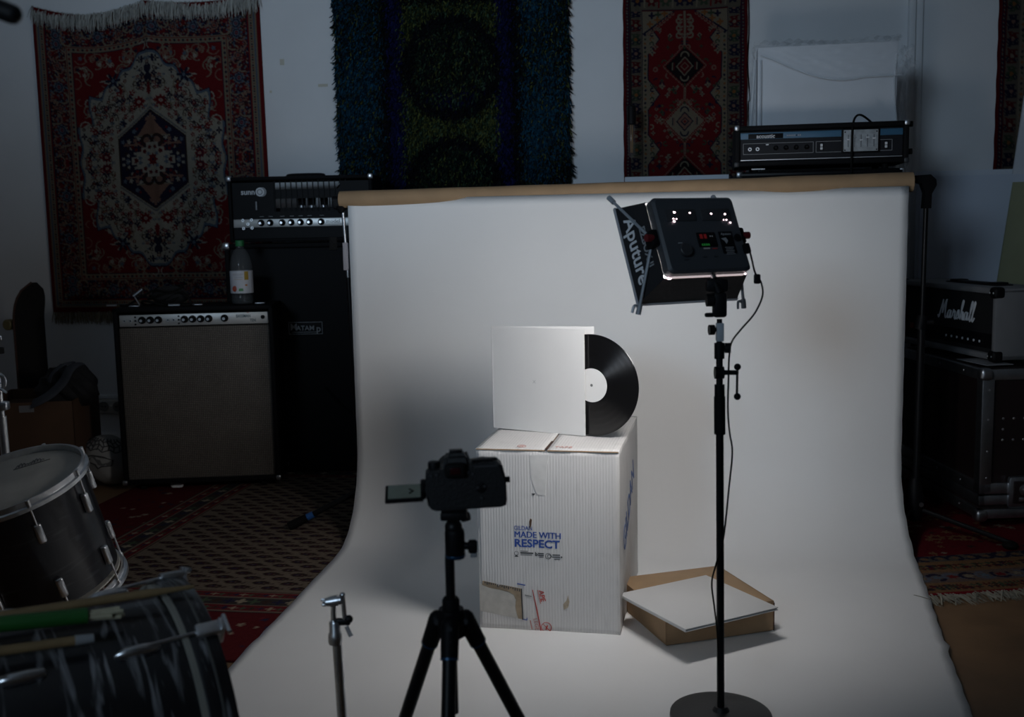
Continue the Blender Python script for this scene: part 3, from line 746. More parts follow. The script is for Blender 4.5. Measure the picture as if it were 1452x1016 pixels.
# ---- silver-panel combo amplifier
pL = floor_at(171, 699); pR = floor_at(403, 690)
bw = 0.70; cx = (pL+pR)/2; ang = math.degrees(math.atan2(pR.y-pL.y, pR.x-pL.x))
bz = 0.835; bd = 0.29; z0 = 0.035
amp = thing('combo_amplifier', 'tall black combo amplifier with silver control strip and grey-brown grille', 'amplifier', frame((cx.x, cx.y, 0), ang))
m = MB(); t = 0.020
for c, d in (((-bw/2+t/2, bd/2, (bz+z0)/2), (t, bd, bz-z0)), ((bw/2-t/2, bd/2, (bz+z0)/2), (t, bd, bz-z0)), ((0, bd/2, bz-t/2), (bw, bd, t)), ((0, bd/2, z0+t/2), (bw, bd, t)), ((0, bd-0.01, (bz+z0)/2), (bw-0.01, 0.018, bz-z0-0.01))):
    m.box(c, d, bevel=0.006)
m.build('cabinet', BLK, amp)
m = MB(); m.box((0, 0.035, (z0+bz-0.085)/2+0.005), (bw-2*t+0.002, 0.02, bz-0.085-z0-0.02), bevel=0.004)
m.build('grille', grille_mat('brown_silver_grille', (0.20, 0.175, 0.15), (0.05, 0.042, 0.036), 30), amp)
m = MB(); m.box((0, 0.025, bz-0.058), (bw-2*t-0.008, 0.012, 0.052), RX(-3) if False else None, bevel=0.002); pan = m.build('control_panel', SILV, amp)
u = lambda px: -bw/2+t+ (px-160)/(383-160)*(bw-2*t)
for px in (169, 178, 233, 241.5): jack(amp, u(px), 0.018, bz-0.058, 0.0065)
for px in (195, 207, 219, 257.5, 269.5, 281.5, 293.5, 317): knob(amp, u(px), 0.018, bz-0.056, 0.0165)
for px in (185, 249):
    for dz in (0.016, 0, -0.016):
        m = MB(); m.cone((0, 0.002, 0), (0, -0.004, 0), 0.004, n=10); m.build('switch', BLK2, amp, T((u(px), 0.018, bz-0.058+dz)))
m = MB(); m.lathe([(0.009, 0), (0.009, 0.004), (0.006, 0.009)], 16, RX(90)); m.build('pilot_lamp', BLK2, amp, T((u(374), 0.018, bz-0.055)))
INK = mat('dark_teal_ink', (0.03, 0.075, 0.09), 0.6, var=0.05)
lettering('BASSMAN', 0.019, INK, amp, T((u(345), 0.0185, bz-0.049)) @ FRONT, bold=0.012, xs=0.78)
lettering('TEN', 0.019, INK, amp, T((u(359), 0.0185, bz-0.069)) @ FRONT, bold=0.012, xs=0.75)
m = MB(); m.box((u(352), 0.0185, bz-0.034), (0.006, 0.001, 0.003)); m.build('panel_dot', mat('red_print', (0.4, 0.03, 0.02), 0.5, var=0.05), amp)
for x in (-0.28, 0.0, 0.28):
    m = MB(); m.box((x, 0.11, bz+0.002), (0.045, 0.03, 0.006), bevel=0.002); m.build('handle_clip', ALU, amp)
for sx in (-1, 1):
    for y in (0.0, bd):
        corner(amp, sx*(bw/2-0.008), y+(0.006 if y == 0 else -0.006), z0+0.010, 0.024, matl=ALU)
for sx in (-1, 1):
    for y in (0.05, bd-0.05):
        m = MB(); m.cone((sx*0.27-0.011, y, 0.0185), (sx*0.27+0.011, y, 0.0185), 0.0185, n=16); m.box((sx*0.27, y, 0.033), (0.03, 0.028, 0.006)); m.build('caster', RUB, amp)
m = MB(); m.lathe([(0.010, -0.01), (0.022, -0.004), (0.030, 0.002), (0.028, 0.006)], 18, T((-0.125, 0.06, 0.020)) @ RX(50))
tag(m.build('plastic_lid', WHT, None, frame((cx.x, cx.y, 0), ang)), 'small white round lid lying under the combo amplifier', 'lid')

# ---- tall black speaker cabinet with plate
pc = at(320, 345, 5.0); pe = at(526, 343, 5.0); cw = pe.x-pc.x+0.03; ctz = pc.z-0.004
cabf = frame(((pc.x+pe.x)/2, 5.0, 0), -3)
cab = thing('speaker_cabinet', 'tall black speaker cabinet with framed nameplate behind the combo amplifier', 'speaker cabinet', cabf)
cdp = 0.34; t = 0.022
m = MB()
for c, d in (((-cw/2+t/2, cdp/2, ctz/2), (t, cdp, ctz)), ((cw/2-t/2, cdp/2, ctz/2), (t, cdp, ctz)), ((0, cdp/2, ctz-t/2), (cw, cdp, t)), ((0, cdp/2, t/2), (cw, cdp, t)), ((0, cdp-0.01, ctz/2), (cw-0.01, 0.018, ctz-0.01))):
    m.box(c, d, bevel=0.006)
m.build('cabinet', BLK, cab)
m = MB(); m.box((0, 0.03, ctz/2), (cw-2*t+0.002, 0.02, ctz-2*t), bevel=0.004); m.build('grille', mat('black_grille_cloth', (0.007, 0.007, 0.008), 0.9, bump=0.4, bscale=500), cab)
lp = at(433, 465, 5.01); lx, lz = lp.x-(pc.x+pe.x)/2, lp.z
pl_ = MB(); pl_.box((lx, 0.017, lz), (0.165, 0.006, 0.062), bevel=0.002); plate = pl_.build('nameplate', BLK2, cab)
m = MB()
for (c, d) in (((lx, 0.0135, lz+0.028), (0.160, 0.0015, 0.0022)), ((lx, 0.0135, lz-0.028), (0.160, 0.0015, 0.0022)), ((lx-0.08, 0.0135, lz), (0.0022, 0.0015, 0.058)), ((lx+0.08, 0.0135, lz), (0.0022, 0.0015, 0.058)), ((lx-0.005, 0.0135, lz-0.019), (0.120, 0.0015, 0.0025))): m.box(c, d)
m.build('plate_border', GREY, plate)
lettering('M', 0.046, GREY, plate, T((lx-0.057, 0.0135, lz+0.004)) @ FRONT, bold=0.01)
lettering('ATAM', 0.032, GREY, plate, T((lx-0.001, 0.0135, lz-0.001)) @ FRONT, bold=0.012)
lettering('p', 0.046, GREY, plate, T((lx+0.062, 0.0135, lz-0.004)) @ FRONT, bold=0.012)
for sx in (-1, 1): corner(cab, sx*(cw/2-0.010), 0.010, ctz-0.010, 0.036, matl=CHR)
m = MB(); m.tube(spline([(0.10, -0.01, 0.42), (0.18, -0.02, 0.33), (0.30, -0.02, 0.24), (0.36, -0.02, 0.12), (0.33, -0.03, 0.01)], 6), 0.004, n=6)
tag(m.build('speaker_cable', RUB, None, cabf), 'thin black cable hanging down in front of the dark speaker cabinet', 'cable')

# ---- valve head with see-through grille
hw, hd, hb = (at(527, 250, 5.0)-at(318, 250, 5.0)).x, 0.27, ctz
hz = at(420, 249, 5.0).z-hb; hx0 = at(423, 250, 5.0).x-(pc.x+pe.x)/2
head = thing('amplifier_head', 'black valve amplifier head with silver knob strip and open grille', 'amplifier head', cabf @ T((hx0, 0.01, hb)))
t = 0.018; m = MB()
for c, d in (((-hw/2+t/2, hd/2, hz/2+0.004), (t, hd, hz-0.008)), ((hw/2-t/2, hd/2, hz/2+0.004), (t, hd, hz-0.008)), ((0, hd/2, hz-t/2), (hw, hd, t)), ((0, hd/2, t/2+0.006), (hw, hd, t))): m.box(c, d, bevel=0.006)
m.build('case', BLK, head)
fx = lambda px: (px-318)/209*hw-hw/2
fz = lambda py: (345-py)/95*hz
m = MB()
m.box(((fx(322)+fx(384))/2, 0.022, (fz(258)+fz(300))/2), (fx(384)-fx(322), 0.012, fz(258)-fz(300)))
m.box((0, 0.022, (fz(300)+fz(344))/2+0.004), (hw-2*t, 0.012, fz(300)-fz(344)-0.008))
m.box((fx(502), 0.022, (fz(258)+fz(300))/2), (fx(525)-fx(480), 0.012, fz(258)-fz(300)))
m.box((fx(440), 0.028, fz(275)), (hw*0.6, 0.008, fz(268)-fz(281)))
m.build('front_panel', BLK2, head)
for i in range(14):
    x = fx(385+i*7.9); m = MB(); m.box((x, 0.022, fz(278)), (0.0045, 0.006, fz(256)-fz(300))); m.build('grille_bar', BLK2, head)
m = MB(); m.box((0.06, 0.15, fz(299)), (hw*0.72, 0.14, 0.03)); m.build('chassis', BLK2, head)
GLS = mat('dark_valve_glass', (0.02, 0.02, 0.022), 0.1, var=0.1, spec=0.6)
for px in (414, 429, 447, 464):
    m = MB(); m.lathe([(0.014, 0.0), (0.018, 0.012), (0.020, 0.05), (0.016, 0.075), (0.008, 0.085)], 14, T((fx(px), 0.15, fz(296)))); v = m.build('valve', GLS, head)
    m = MB(); m.cone((fx(px), 0.15, fz(298)), (fx(px), 0.15, fz(291)), 0.019, n=14); m.build('valve_base', ALU, v)
m = MB(); m.cone((fx(358), 0.014, fz(297)), (fx(358), 0.014, fz(285)), 0.006, n=10); m.build('toggle', ALU, head)
m = MB(); m.box((0, 0.014, fz(316)), (hw-2*t-0.004, 0.010, 0.038), bevel=0.002); m.build('control_panel', SILV, head)
for px in (364.5, 377.5, 395, 408, 421.5, 434.5, 451.5): knob(head, fx(px), 0.009, fz(315.5), 0.0155)
for px, py in ((338, 311.5), (350.5, 311), (345, 317), (338.5, 323), (351, 322.5)): jack(head, fx(px), 0.009, fz(py), 0.0065)
lettering('model T', 0.024, BLK2, head, T((fx(472), 0.0085, fz(315))) @ FRONT, xs=1.1)
lettering('sunn', 0.014, BLK2, head, T((fx(508), 0.0085, fz(314))) @ FRONT, bold=0.01)
lettering('sunn', 0.036, WHT, head, T((fx(346.5), 0.0155, fz(271.5))) @ FRONT, bold=0.02)
for r_, dx, mt in ((0.0215, 0.010, GREY), (0.0205, 0.0, WHT), (0.014, 0.0, GREY), (0.009, 0.0, WHT)):
    m = MB(); m.cone((fx(364)+dx, 0.016, fz(271.5)), (fx(364)+dx, 0.0145-0.0006*(0.03-r_)*100, fz(271.5)), r_, n=20); m.build('emblem_ring', mt, head)
for sx in (-1, 1): corner(head, sx*(hw/2-0.008), 0.008, hz-0.008, 0.026, matl=CHR if sx > 0 else ALU)
m = MB(); m.tube(spline([(-0.09, hd/2, hz+0.002), (-0.07, hd/2, hz+0.010), (0.07, hd/2, hz+0.010), (0.09, hd/2, hz+0.002)], 5), 0.008, n=8); m.build('handle', BLK2, head)
for px in (365, 378, 395, 408.5, 421.5, 434.5, 452):
    m = MB(); m.box((fx(px), 0.0155, fz(306.5)), (0.020, 0.0008, 0.002)); m.build('knob_caption', GREY, head)

# ---- bottle on the combo
def clear_mat(name, col, rough, alpha):
    return mat(name, col, rough, alpha=alpha, spec=0.6, var=0.02)
pb = at(344, 424, 4.80)
bot = thing('drink_bottle', 'clear plastic bottle with green cap and fruit label on the combo amplifier', 'bottle', T((pb.x, 4.80, bz)))
s = 4.80/FPX
GL = mat('bottle_plastic', (0.22, 0.24, 0.25), 0.12, var=0.02, spec=0.6)
gn = GL.node_tree.nodes['Principled BSDF']; gn.inputs['Alpha'].default_value = 0.16
prof_b = [(0.034, 0.0), (0.046, 0.006), (0.050, 0.02), (0.050, 0.035), (0.047, 0.045), (0.049, 0.06), (0.049, 0.155), (0.050, 0.17), (0.048, 0.19), (0.040, 0.22), (0.028, 0.243), (0.017, 0.255), (0.016, 0.268)]
m = MB(); m.lathe(prof_b, 36); m.build('bottle_body', GL, bot)
m = MB(); m.lathe([(0.045, 0.005), (0.048, 0.02), (0.048, 0.14), (0.046, 0.142)], 28); wt = m.build('water', mat('water', (0.03, 0.035, 0.04), 0.08, var=0.02, spec=0.6), bot); wt.active_material.node_tree.nodes['Principled BSDF'].inputs['Alpha'].default_value = 0.45
m = MB(); m.lathe([(0.0505, 0.052), (0.0508, 0.054), (0.0508, 0.150), (0.0505, 0.152), (0.0498, 0.152), (0.0498, 0.052)], 36, closed=True); m.build('label', mat('label_paper', (0.55, 0.56, 0.60), 0.5, var=0.05), bot)
def patch(a0, a1, z0_, z1_, c, nm):
    m = MB(); n = 6; A = []; B = []
    for i in range(n+1):
        a = R(a0+(a1-a0)*i/n); A.append(m.bm.verts.new((0.0513*math.cos(a), 0.0513*math.sin(a), z0_))); B.append(m.bm.verts.new((0.0513*math.cos(a), 0.0513*math.sin(a), z1_)))
    for i in range(n): m.bm.faces.new((A[i], A[i+1], B[i+1], B[i]))
    m.build(nm, mat('print_'+nm, c, 0.6, var=0.05), bot)
patch(-62, -40, 0.112, 0.150, (0.40, 0.25, 0.03), 'yellow_panel'); patch(-112, -70, 0.122, 0.124, (0.3, 0.3, 0.3), 'text_line'); patch(-120, -75, 0.130, 0.1315, (0.3, 0.3, 0.3), 'text_line'); patch(-116, -72, 0.114, 0.1155, (0.45, 0.3, 0.15), 'text_row')
patch(-122, -68, 0.137, 0.139, (0.25, 0.25, 0.27), 'text_bar'); patch(-92, -70, 0.062, 0.074, (0.08, 0.26, 0.10), 'green_panel'); patch(-60, -48, 0.085, 0.092, (0.5, 0.18, 0.03), 'orange_panel')
m = MB(); m.sph((0.0505*math.cos(R(-113)), 0.0505*math.sin(R(-113)), 0.073), 0.012, (1, 0.35, 1.15), n=12, M=None); m.build('fruit_print', mat('fruit_red', (0.35, 0.05, 0.02), 0.5, var=0.5, vscale=40), bot)
m = MB(); m.lathe([(0.019, 0.262), (0.0195, 0.264), (0.0195, 0.285), (0.017, 0.288)], 24); m.build('cap', mat('green_cap', (0.015, 0.16, 0.05), 0.45, var=0.1), bot)

# ---- heap of cables on the combo
pk = at(232, 424, 4.80)
cb = thing('cable_coil', 'tangled heap of black cables with metal plugs on the combo amplifier', 'cable', T((pk.x, 4.83, bz)))
rn = random.Random(2)
for k in range(7):
    rx_, ry_ = rn.uniform(0.05, 0.085), rn.uniform(0.03, 0.05); ox, oz = rn.uniform(-0.03, 0.05), 0.012+k*0.008
    tl = rn.uniform(-0.4, 0.4); pts = []
    for i in range(14):
        a = 2*math.pi*i/14; pts.append((ox+rx_*math.cos(a), ry_*math.sin(a), oz+0.012*math.sin(a*2+k)+0.03*max(0, math.cos(a+tl))*(k/7)))
    m = MB(); m.tube(spline(pts, 4, True), 0.006, n=7, closed=True); m.build('cable_loop', RUB, cb)
m = MB(); m.tube(spline([(0.06, -0.03, 0.06), (0.11, -0.05, 0.05), (0.13, -0.06, 0.008), (0.09, -0.085, 0.006)], 6), 0.005, n=7); m.tube(spline([(-0.03, 0, 0.08), (-0.10, -0.02, 0.045), (-0.16, -0.03, 0.008), (-0.20, -0.03, 0.006)], 6), 0.005, n=7); m.build('cable_tail', RUB, cb)
m = MB(); m.sph((0.02, 0.0, 0.045), 0.05, (1.7, 0.9, 0.9), n=16); m.build('cloth_wad', mat('black_cloth', (0.01, 0.01, 0.011), 0.9, bump=0.8, bscale=50), cb)
for (p0, p1, r_) in (((-0.125, -0.06, 0.048), (-0.085, -0.055, 0.078), 0.006), ((-0.122, -0.06, 0.048), (-0.10, -0.06, 0.008), 0.003), ((-0.26, -0.03, 0.006), (-0.215, -0.03, 0.006), 0.004), ((0.04, -0.09, 0.006), (0.09, -0.085, 0.006), 0.006)):
    m = MB(); m.cone(p0, p1, r_, n=10); m.build('jack_plug', ALU, cb)
# ------------------------------------------------------------------ right rear: cabinet, blue-striped head, wrapped boards
YA = 4.08
a0, a1 = at(1046, 240, YA), at(1280, 234, YA)
aw = a1.x-a0.x; ax0 = (a0.x+a1.x)/2; caz = at(1160, 241, YA).z
acf = frame((ax0, YA, 0), -10)
cab2 = thing('speaker_cabinet', 'black speaker cabinet with sparkling dark grille behind the backdrop roll', 'speaker cabinet', acf)
m = MB(); m.box((0, 0.25, caz/2), (aw, 0.50, caz), bevel=0.008); m.build('cabinet', BLK, cab2)
sp = mat('sparkle_grille', (0.018, 0.022, 0.032), 0.5, var=0.9, vscale=260)
m = MB(); m.box((0, -0.004, caz/2-0.01), (aw-0.05, 0.012, caz-0.06), bevel=0.003); m.build('grille', sp, cab2)
m = MB(); m.box((0, -0.002, caz-0.012), (aw-0.03, 0.012, 0.012), bevel=0.002); m.build('top_rail', BLKM, cab2)
for sx in (-1, 1): corner(cab2, sx*(aw/2-0.014), 0.006, caz-0.010, 0.024, matl=ALU)

hz2 = at(1160, 175, YA).z-caz
hd2 = thing('amplifier_head', 'black amplifier head with blue stripe and slider plate on top of a speaker cabinet', 'amplifier head', acf @ T((0.0, -0.01, caz)))
m = MB(); w2 = aw+0.01; fz2 = 0.018
m.box((0, 0.15, hz2-0.010), (w2, 0.30, 0.020), bevel=0.006); m.box((0, 0.15, fz2+0.012), (w2, 0.30, 0.020), bevel=0.005)
m.box((-w2/2+0.010, 0.15, (hz2+fz2)/2), (0.020, 0.30, hz2-fz2-0.004), bevel=0.005); m.box((w2/2-0.010, 0.15, (hz2+fz2)/2), (0.020, 0.30, hz2-fz2-0.004), bevel=0.005)
m.box((0, 0.29, (hz2+fz2)/2), (w2-0.02, 0.015, hz2-fz2-0.02))
m.build('case', BLK, hd2)
gx = lambda px: (px-1163)/245*w2
gz = lambda py: (240-py)/65*hz2
FP = mat('dark_slate_panel', (0.018, 0.019, 0.023), 0.6, var=0.1, spec=0.15)
m = MB(); m.box((0, 0.022, (gz(183)+gz(222))/2), (w2-0.04, 0.012, gz(183)-gz(222)), bevel=0.002); m.build('front_panel', FP, hd2)
m = MB(); m.box((0, 0.016, gz(189.5)), (w2-0.042, 0.006, gz(185)-gz(194)), bevel=0.001); m.build('blue_stripe', mat('blue_stripe', (0.045, 0.14, 0.24), 0.45, var=0.1), hd2)
m = MB()
for py in (180.5, 223.5): m.box((0, 0.012, gz(py)), (w2-0.045, 0.004, 0.003))
m.build('trim_line', ALU, hd2)
m = MB(); m.box((gx(1085), 0.0125, gz(190)), (gx(1110)-gx(1060), 0.003, 0.019), bevel=0.0012); m.build('logo_plate', BLK2, hd2)
lettering('acoustic', 0.021, WHT, hd2, T((gx(1085), 0.0105, gz(190.3))) @ FRONT, bold=0.018, xs=1.0)
for i in range(8):
    m = MB(); m.box((gx(1116)+i*0.0068, 0.0125, gz(190)), (0.0042, 0.001, 0.005)); m.build('faint_print', FP if i == 5 else GREY, hd2)
def frame_lines(x0, x1, z0_, z1_):
    m = MB()
    for c, d in ((((x0+x1)/2, 0.0155, z0_), (x1-x0, 0.001, 0.0015)), (((x0+x1)/2, 0.0155, z1_), (x1-x0, 0.001, 0.0015)), ((x0, 0.0155, (z0_+z1_)/2), (0.0015, 0.001, z1_-z0_)), ((x1, 0.0155, (z0_+z1_)/2), (0.0015, 0.001, z1_-z0_))): m.box(c, d)
    m.build('panel_outline', GREY, hd2)
frame_lines(gx(1053), gx(1153), gz(215), gz(200)); frame_lines(gx(1157), gx(1263), gz(215), gz(200))
for px in (1062.5, 1073.5): jack(hd2, gx(px), 0.0155, gz(208), 0.007)
for px in (1099.5, 1114, 1128.5, 1143.5): knob(hd2, gx(px), 0.0155, gz(207), 0.009, cap=False)
for px in (1164.5, 1254.5):
    m = MB(); m.box((gx(px), 0.014, gz(207)), (0.014, 0.004, 0.030), bevel=0.001); q = m.build('rocker_switch', BLK2, hd2)
    for dz in (0.006, -0.006):
        m = MB(); m.box((gx(px), 0.0105, gz(207.5)+dz), (0.009, 0.004, 0.010), bevel=0.001); m.build('rocker_key', WHT, q)
m = MB(); m.box((gx(1087.5), 0.0145, gz(202)), (0.010, 0.003, 0.004)); m.build('small_key', WHT, hd2)
m = MB(); m.box((gx(1219), 0.010, gz(200.5)), (gx(1246)-gx(1192), 0.008, gz(184)-gz(217.5)), bevel=0.0035); eqb = m.build('slider_frame', BLK2, hd2)
m = MB(); m.box((gx(1219), 0.0055, gz(200.5)), (gx(1243)-gx(1195), 0.004, gz(186)-gz(216)), bevel=0.0018); eq = m.build('slider_plate', mat('grey_plate', (0.36, 0.39, 0.41), 0.5, var=0.2, vscale=60), hd2)
for i, kz in enumerate((199, 196, 200, 196.5, 198)):
    x = gx(1201.5+i*8.9)
    m = MB(); m.box((x, 0.0033, gz(201)), (0.0018, 0.001, 0.045)); m.build('slot', BLK2, eq)
    m = MB(); m.box((x, 0.001, gz(kz)), (0.011, 0.006, 0.005), bevel=0.001); m.build('slider_knob', WHT if i != 1 else GREY, eq)
for px in (1197, 1241):
    for py in (188.5, 213.5):
        m = MB(); m.cone((gx(px), 0.004, gz(py)), (gx(px), 0.0025, gz(py)), 0.0028, n=10); m.build('screw', BLK2, eq)
for sx in (-1, 1):
    corner(hd2, sx*(w2/2-0.008), 0.008, hz2-0.008, 0.020, matl=ALU); corner(hd2, sx*(w2/2-0.008), 0.008, fz2+0.010, 0.020, matl=DGREY)
for px in (1285.5, 1284):
    m = MB(); m.cone((w2/2, 0.04, gz(179 if px > 1285 else 217)), (w2/2+0.018, 0.04, gz(179 if px > 1285 else 217)), 0.011, n=12); m.build('side_foot', RUB, hd2)
for x in (-0.24, 0.24):
    for y in (0.04, 0.26):
        m = MB(); m.cone((x, y, 0), (x, y, fz2+0.006), 0.012, n=12); m.build('foot', RUB, hd2)
m = MB(); m.box((gx(1075), 0.02, 0.010), (0.05, 0.01, 0.004)); m.build('bottom_tag', ALU, hd2)
# loose lead arching over the head
A = lambda px, py, dy=0: acf.inverted() @ at(px, py, YA+dy)
m = MB(); m.tube(spline([A(1207, 252, -0.05), A(1207, 235, -0.045), A(1208, 205, -0.035), A(1209, 180, -0.03), A(1213, 166, 0.0), A(1221, 163, 0.05), A(1233, 171, 0.13), A(1236, 174.5, 0.16)], 6), 0.0042, n=8)
tag(m.build('patch_cable', RUB, None, acf), 'thin black lead arching over the blue-striped amplifier head', 'cable')

# plastic-wrapped white board
YP = 4.44
q0, q1 = at(1076, 180, YP), at(1266, 180, YP); pt = at(1170, 63, YP).z; pb_ = caz
brd = thing('wrapped_board', 'large white board wrapped in clear crinkled plastic behind the blue-striped head', 'board', frame(((q0.x+q1.x)/2, YP, pb_), -10))
pw = q1.x-q0.x; ph = pt-pb_
m = MB(); m.box((0.0, 0.05, ph/2), (pw, 0.10, ph), bevel=0.003); m.build('board', mat('white_board', (0.70, 0.73, 0.77), 0.7, var=0.04), brd)
FILM = mat('plastic_film', (0.85, 0.9, 0.95), 0.22, bump=1.0, bscale=30, spec=0.8); FILM.node_tree.nodes['Principled BSDF'].inputs['Alpha'].default_value = 0.14
def film_sheet(nm, f, nu, nv):
    G = np.zeros((nv, nu, 3))
    for j in range(nv):
        for i in range(nu): G[j, i] = f(i/(nu-1), j/(nv-1))
    return grid_mesh(nm, G, None, FILM, brd)
rn = random.Random(4); ph_ = [rn.uniform(0, 6) for _ in range(8)]
def cr(u, v): return 0.008*math.sin(u*23+ph_[0]+v*9)+0.006*math.sin(v*31+ph_[1]-u*14)+0.004*math.sin(u*57+v*44)
# front flap hanging over the top third with a swooping hem
film_sheet('film_front', lambda u, v: ((u-0.5)*(pw+0.02), -0.010-abs(cr(u, v))*0.8-0.006*v, ph+0.004-v*(0.04+0.11*math.sin(min(1, u*1.35)*math.pi*0.62)**1.2)), 60, 18)
film_sheet('film_top', lambda u, v: ((u-0.5)*(pw+0.03), -0.01+v*0.12, ph+0.006+abs(cr(u, v))*1.6), 60, 8)
film_sheet('film_left', lambda u, v: (-pw/2-0.004-(0.012+0.035*v)*(1-u)-abs(cr(v, u))*0.8, -0.018+u*0.02+0.02*math.sin(v*7)*0.4, ph*(1-v)), 10, 50)
film_sheet('film_right', lambda u, v: (pw/2+0.006+u*(0.035+0.015*math.sin(v*9))+abs(cr(v, u)), -0.010+u*0.05, ph*0.97*(1-v)), 10, 50)
film_sheet('film_knot', lambda u, v: (pw/2+0.01+0.05*u+0.012*math.sin(v*14+u*9), -0.02+0.03*math.sin(u*8+v*5), ph*(0.93-0.16*v)+0.02*math.sin(u*11)), 14, 20)
edge = mat('film_fold', (0.75, 0.8, 0.85), 0.2, spec=0.8, bump=0.3); edge.node_tree.nodes['Principled BSDF'].inputs['Alpha'].default_value = 0.55
m = MB()
hem = [(-pw/2+0.01+i/24*pw*1.0, -0.024, ph+0.004-(0.04+0.11*math.sin(min(1, i/24*1.35)*math.pi*0.62)**1.2)) for i in range(25)]
m.tube(hem, 0.0022, n=6); m.tube([(-pw/2-0.01-0.03*(1-z), -0.022, ph*z) for z in [i/10 for i in range(10)]], 0.007, n=6); m.tube([(-pw/2+0.012, -0.014, ph*z) for z in [i/10 for i in range(10)]], 0.004, n=6); m.tube([(pw/2-0.005+0.008*math.sin(z*7), -0.014, ph*z) for z in [i/10 for i in range(10)]], 0.004, n=6)
m.build('film_fold', edge, brd)

# ---- hanging tube bulb in front of the runner rug
YB = 5.06; s = YB/FPX
bp = at(895.5, 186, YB)
lampo = thing('pendant_bulb', 'unlit tubular bulb in a black socket hanging in front of the runner rug', 'lamp', T((bp.x, YB, bp.z)))
m = MB(); m.lathe([(0.012, 0.118), (0.020, 0.114), (0.021, 0.11), (0.021, 0.033), (0.018, 0.030)], 20); m.build('socket', BLK2, lampo)
GB = mat('bulb_glass', (0.25, 0.23, 0.20), 0.06, var=0.02, spec=0.7); GB.node_tree.nodes['Principled BSDF'].inputs['Alpha'].default_value = 0.14
m = MB(); m.lathe([(0.014, 0.032), (0.017, 0.02), (0.017, -0.105), (0.013, -0.118), (0.004, -0.124)], 20); m.build('glass_tube', GB, lampo)
m = MB(); m.cone((0.004, 0, 0.03), (0.003, 0, -0.10), 0.0018, n=6); m.cone((-0.004, 0, 0.03), (-0.003, 0, -0.10), 0.0012, n=6); m.build('filament', mat('brass', (0.5, 0.3, 0.12), 0.3, metal=1.0, var=0.1), lampo)
m = MB(); m.tube([(0, 0, 0.116), (0.001, 0.03, 0.5), (0, 0.05, 1.0)], 0.003, n=6); m.build('cord', RUB, lampo)
# thin cable down the wall beside the runner
f = lambda px, py: (lambda a: (a[0], -0.006, a[1]))(wl(px, py))
m = MB(); m.tube(spline([f(1061, -20), f(1062, 40), f(1060, 90), f(1063, 140), f(1061, 152), f(1062, 250)], 6), 0.003, n=6)
tag(m.build('wall_cable', RUB, None, WALLM), 'thin black cable running down the wall along the red runner', 'cable')

# ---- white boards behind the roll and at the right
FOAM = mat('foam_board', (0.66, 0.71, 0.78), 0.75, var=0.04, vscale=3)
def lean_board(px0, px1, ytop, Yd, label, mtl, thick=0.012, group=None, base=0.04, name='foam_board', shear=0.0):
    b0, b1 = at(px0, ytop, Yd), at(px1, ytop, Yd); h = b0.z
    rz = math.degrees(math.atan2(WE.y, WE.x)); wd = (b1.x-b0.x)/math.cos(R(rz))
    t = thing(name, label, 'board', frame((b0.x, Yd, 0), rz), group)
    y0_ = -0.05; M = T((0, y0_, 0)) @ RX(-math.degrees(math.atan2(-y0_, h)))
    hh_ = math.hypot(h, y0_)
    m = MB(); m.prism([(-shear, 0), (wd-shear, 0), (wd, hh_), (0, hh_)], thick, M); m.build('sheet', mtl, t)
    m = MB(); m.prism([(-shear, 0.0), (wd-shear, 0.0), (wd-shear, 0.012), (-shear, 0.012)], thick+0.002, M @ T((0, -0.001, 0))); m.build('edge_strip', FOAM, t)
    return t
lean_board(886, 1029, 251, 4.95, 'pale board standing below the red runner, only its top strip visible', FOAM)
lean_board(1300, 1560, 243, 5.02, 'rearmost white foam board leaning below the dark red rug', FOAM, group='white boards at the right wall')
lean_board(1306, 1550, 250, 4.97, 'front white foam board leaning behind the grey amplifier head', mat('foam_board_b', (0.58, 0.64, 0.74), 0.75, var=0.06, vscale=2), group='white boards at the right wall')
lean_board(1437, 1640, 258, 4.865, 'olive green board leaning at the right edge behind the grey amplifier head', mat('olive_board', (0.32, 0.33, 0.20), 0.8, var=0.06), shear=0.17)
lean_board(1453, 1600, 135, 4.935, 'tall white board cut off by the right edge beside the dark red rug', mat('foam_board_c', (0.66, 0.69, 0.74), 0.75, var=0.03), shear=0.20)

# ---- flight case
n0 = floor_at(1387, 752)
fc = thing('flight_case', 'black flight case with aluminium edges and ball corners at the right', 'flight case', frame((n0.x, n0.y, 0), 2.5))
fh, fw, fd = 0.60, 0.70, 0.80; fb = 0.045
LAM = mat('black_laminate', (0.016, 0.009, 0.009), 0.45, var=0.2, vscale=5)
m = MB(); m.box((fw/2, fd/2, fb+0.045), (fw-0.02, fd-0.02, 0.09-0.006)); m.build('base_tray', LAM, fc)
m = MB(); m.box((fw/2, fd/2, (fb+0.095+fh)/2), (fw-0.02, fd-0.02, fh-fb-0.100)); m.build('body', LAM, fc)
ed = 0.042
def angle(p0, p1, nm='edge_profile'):
    m = MB(); c = [(a+b)/2 for a, b in zip(p0, p1)]; d = [max(abs(a-b), 0) for a, b in zip(p0, p1)]
    m.box(c, d, bevel=0.003); return m.build(nm, ALU, fc)
e = 0.004
for (x0, x1) in ((-e, ed), (fw-ed, fw+e)):
    for (y0_, y1_) in ((-e, ed), (fd-ed, fd+e)):
        angle((x0, y0_, fb+0.1), (x1, y1_, fh))
for z_a, z_b in ((fh-0.034, fh+e), (fb+0.094, fb+0.135), (fb, fb+0.036), (fb+0.052, fb+0.088)):
    angle((-e, -e, z_a), (fw+e, 0.02, z_b)); angle((-e, -e, z_a), (0.02, fd+e, z_b)); angle((fw-0.02, -e, z_a), (fw+e, fd+e, z_b))
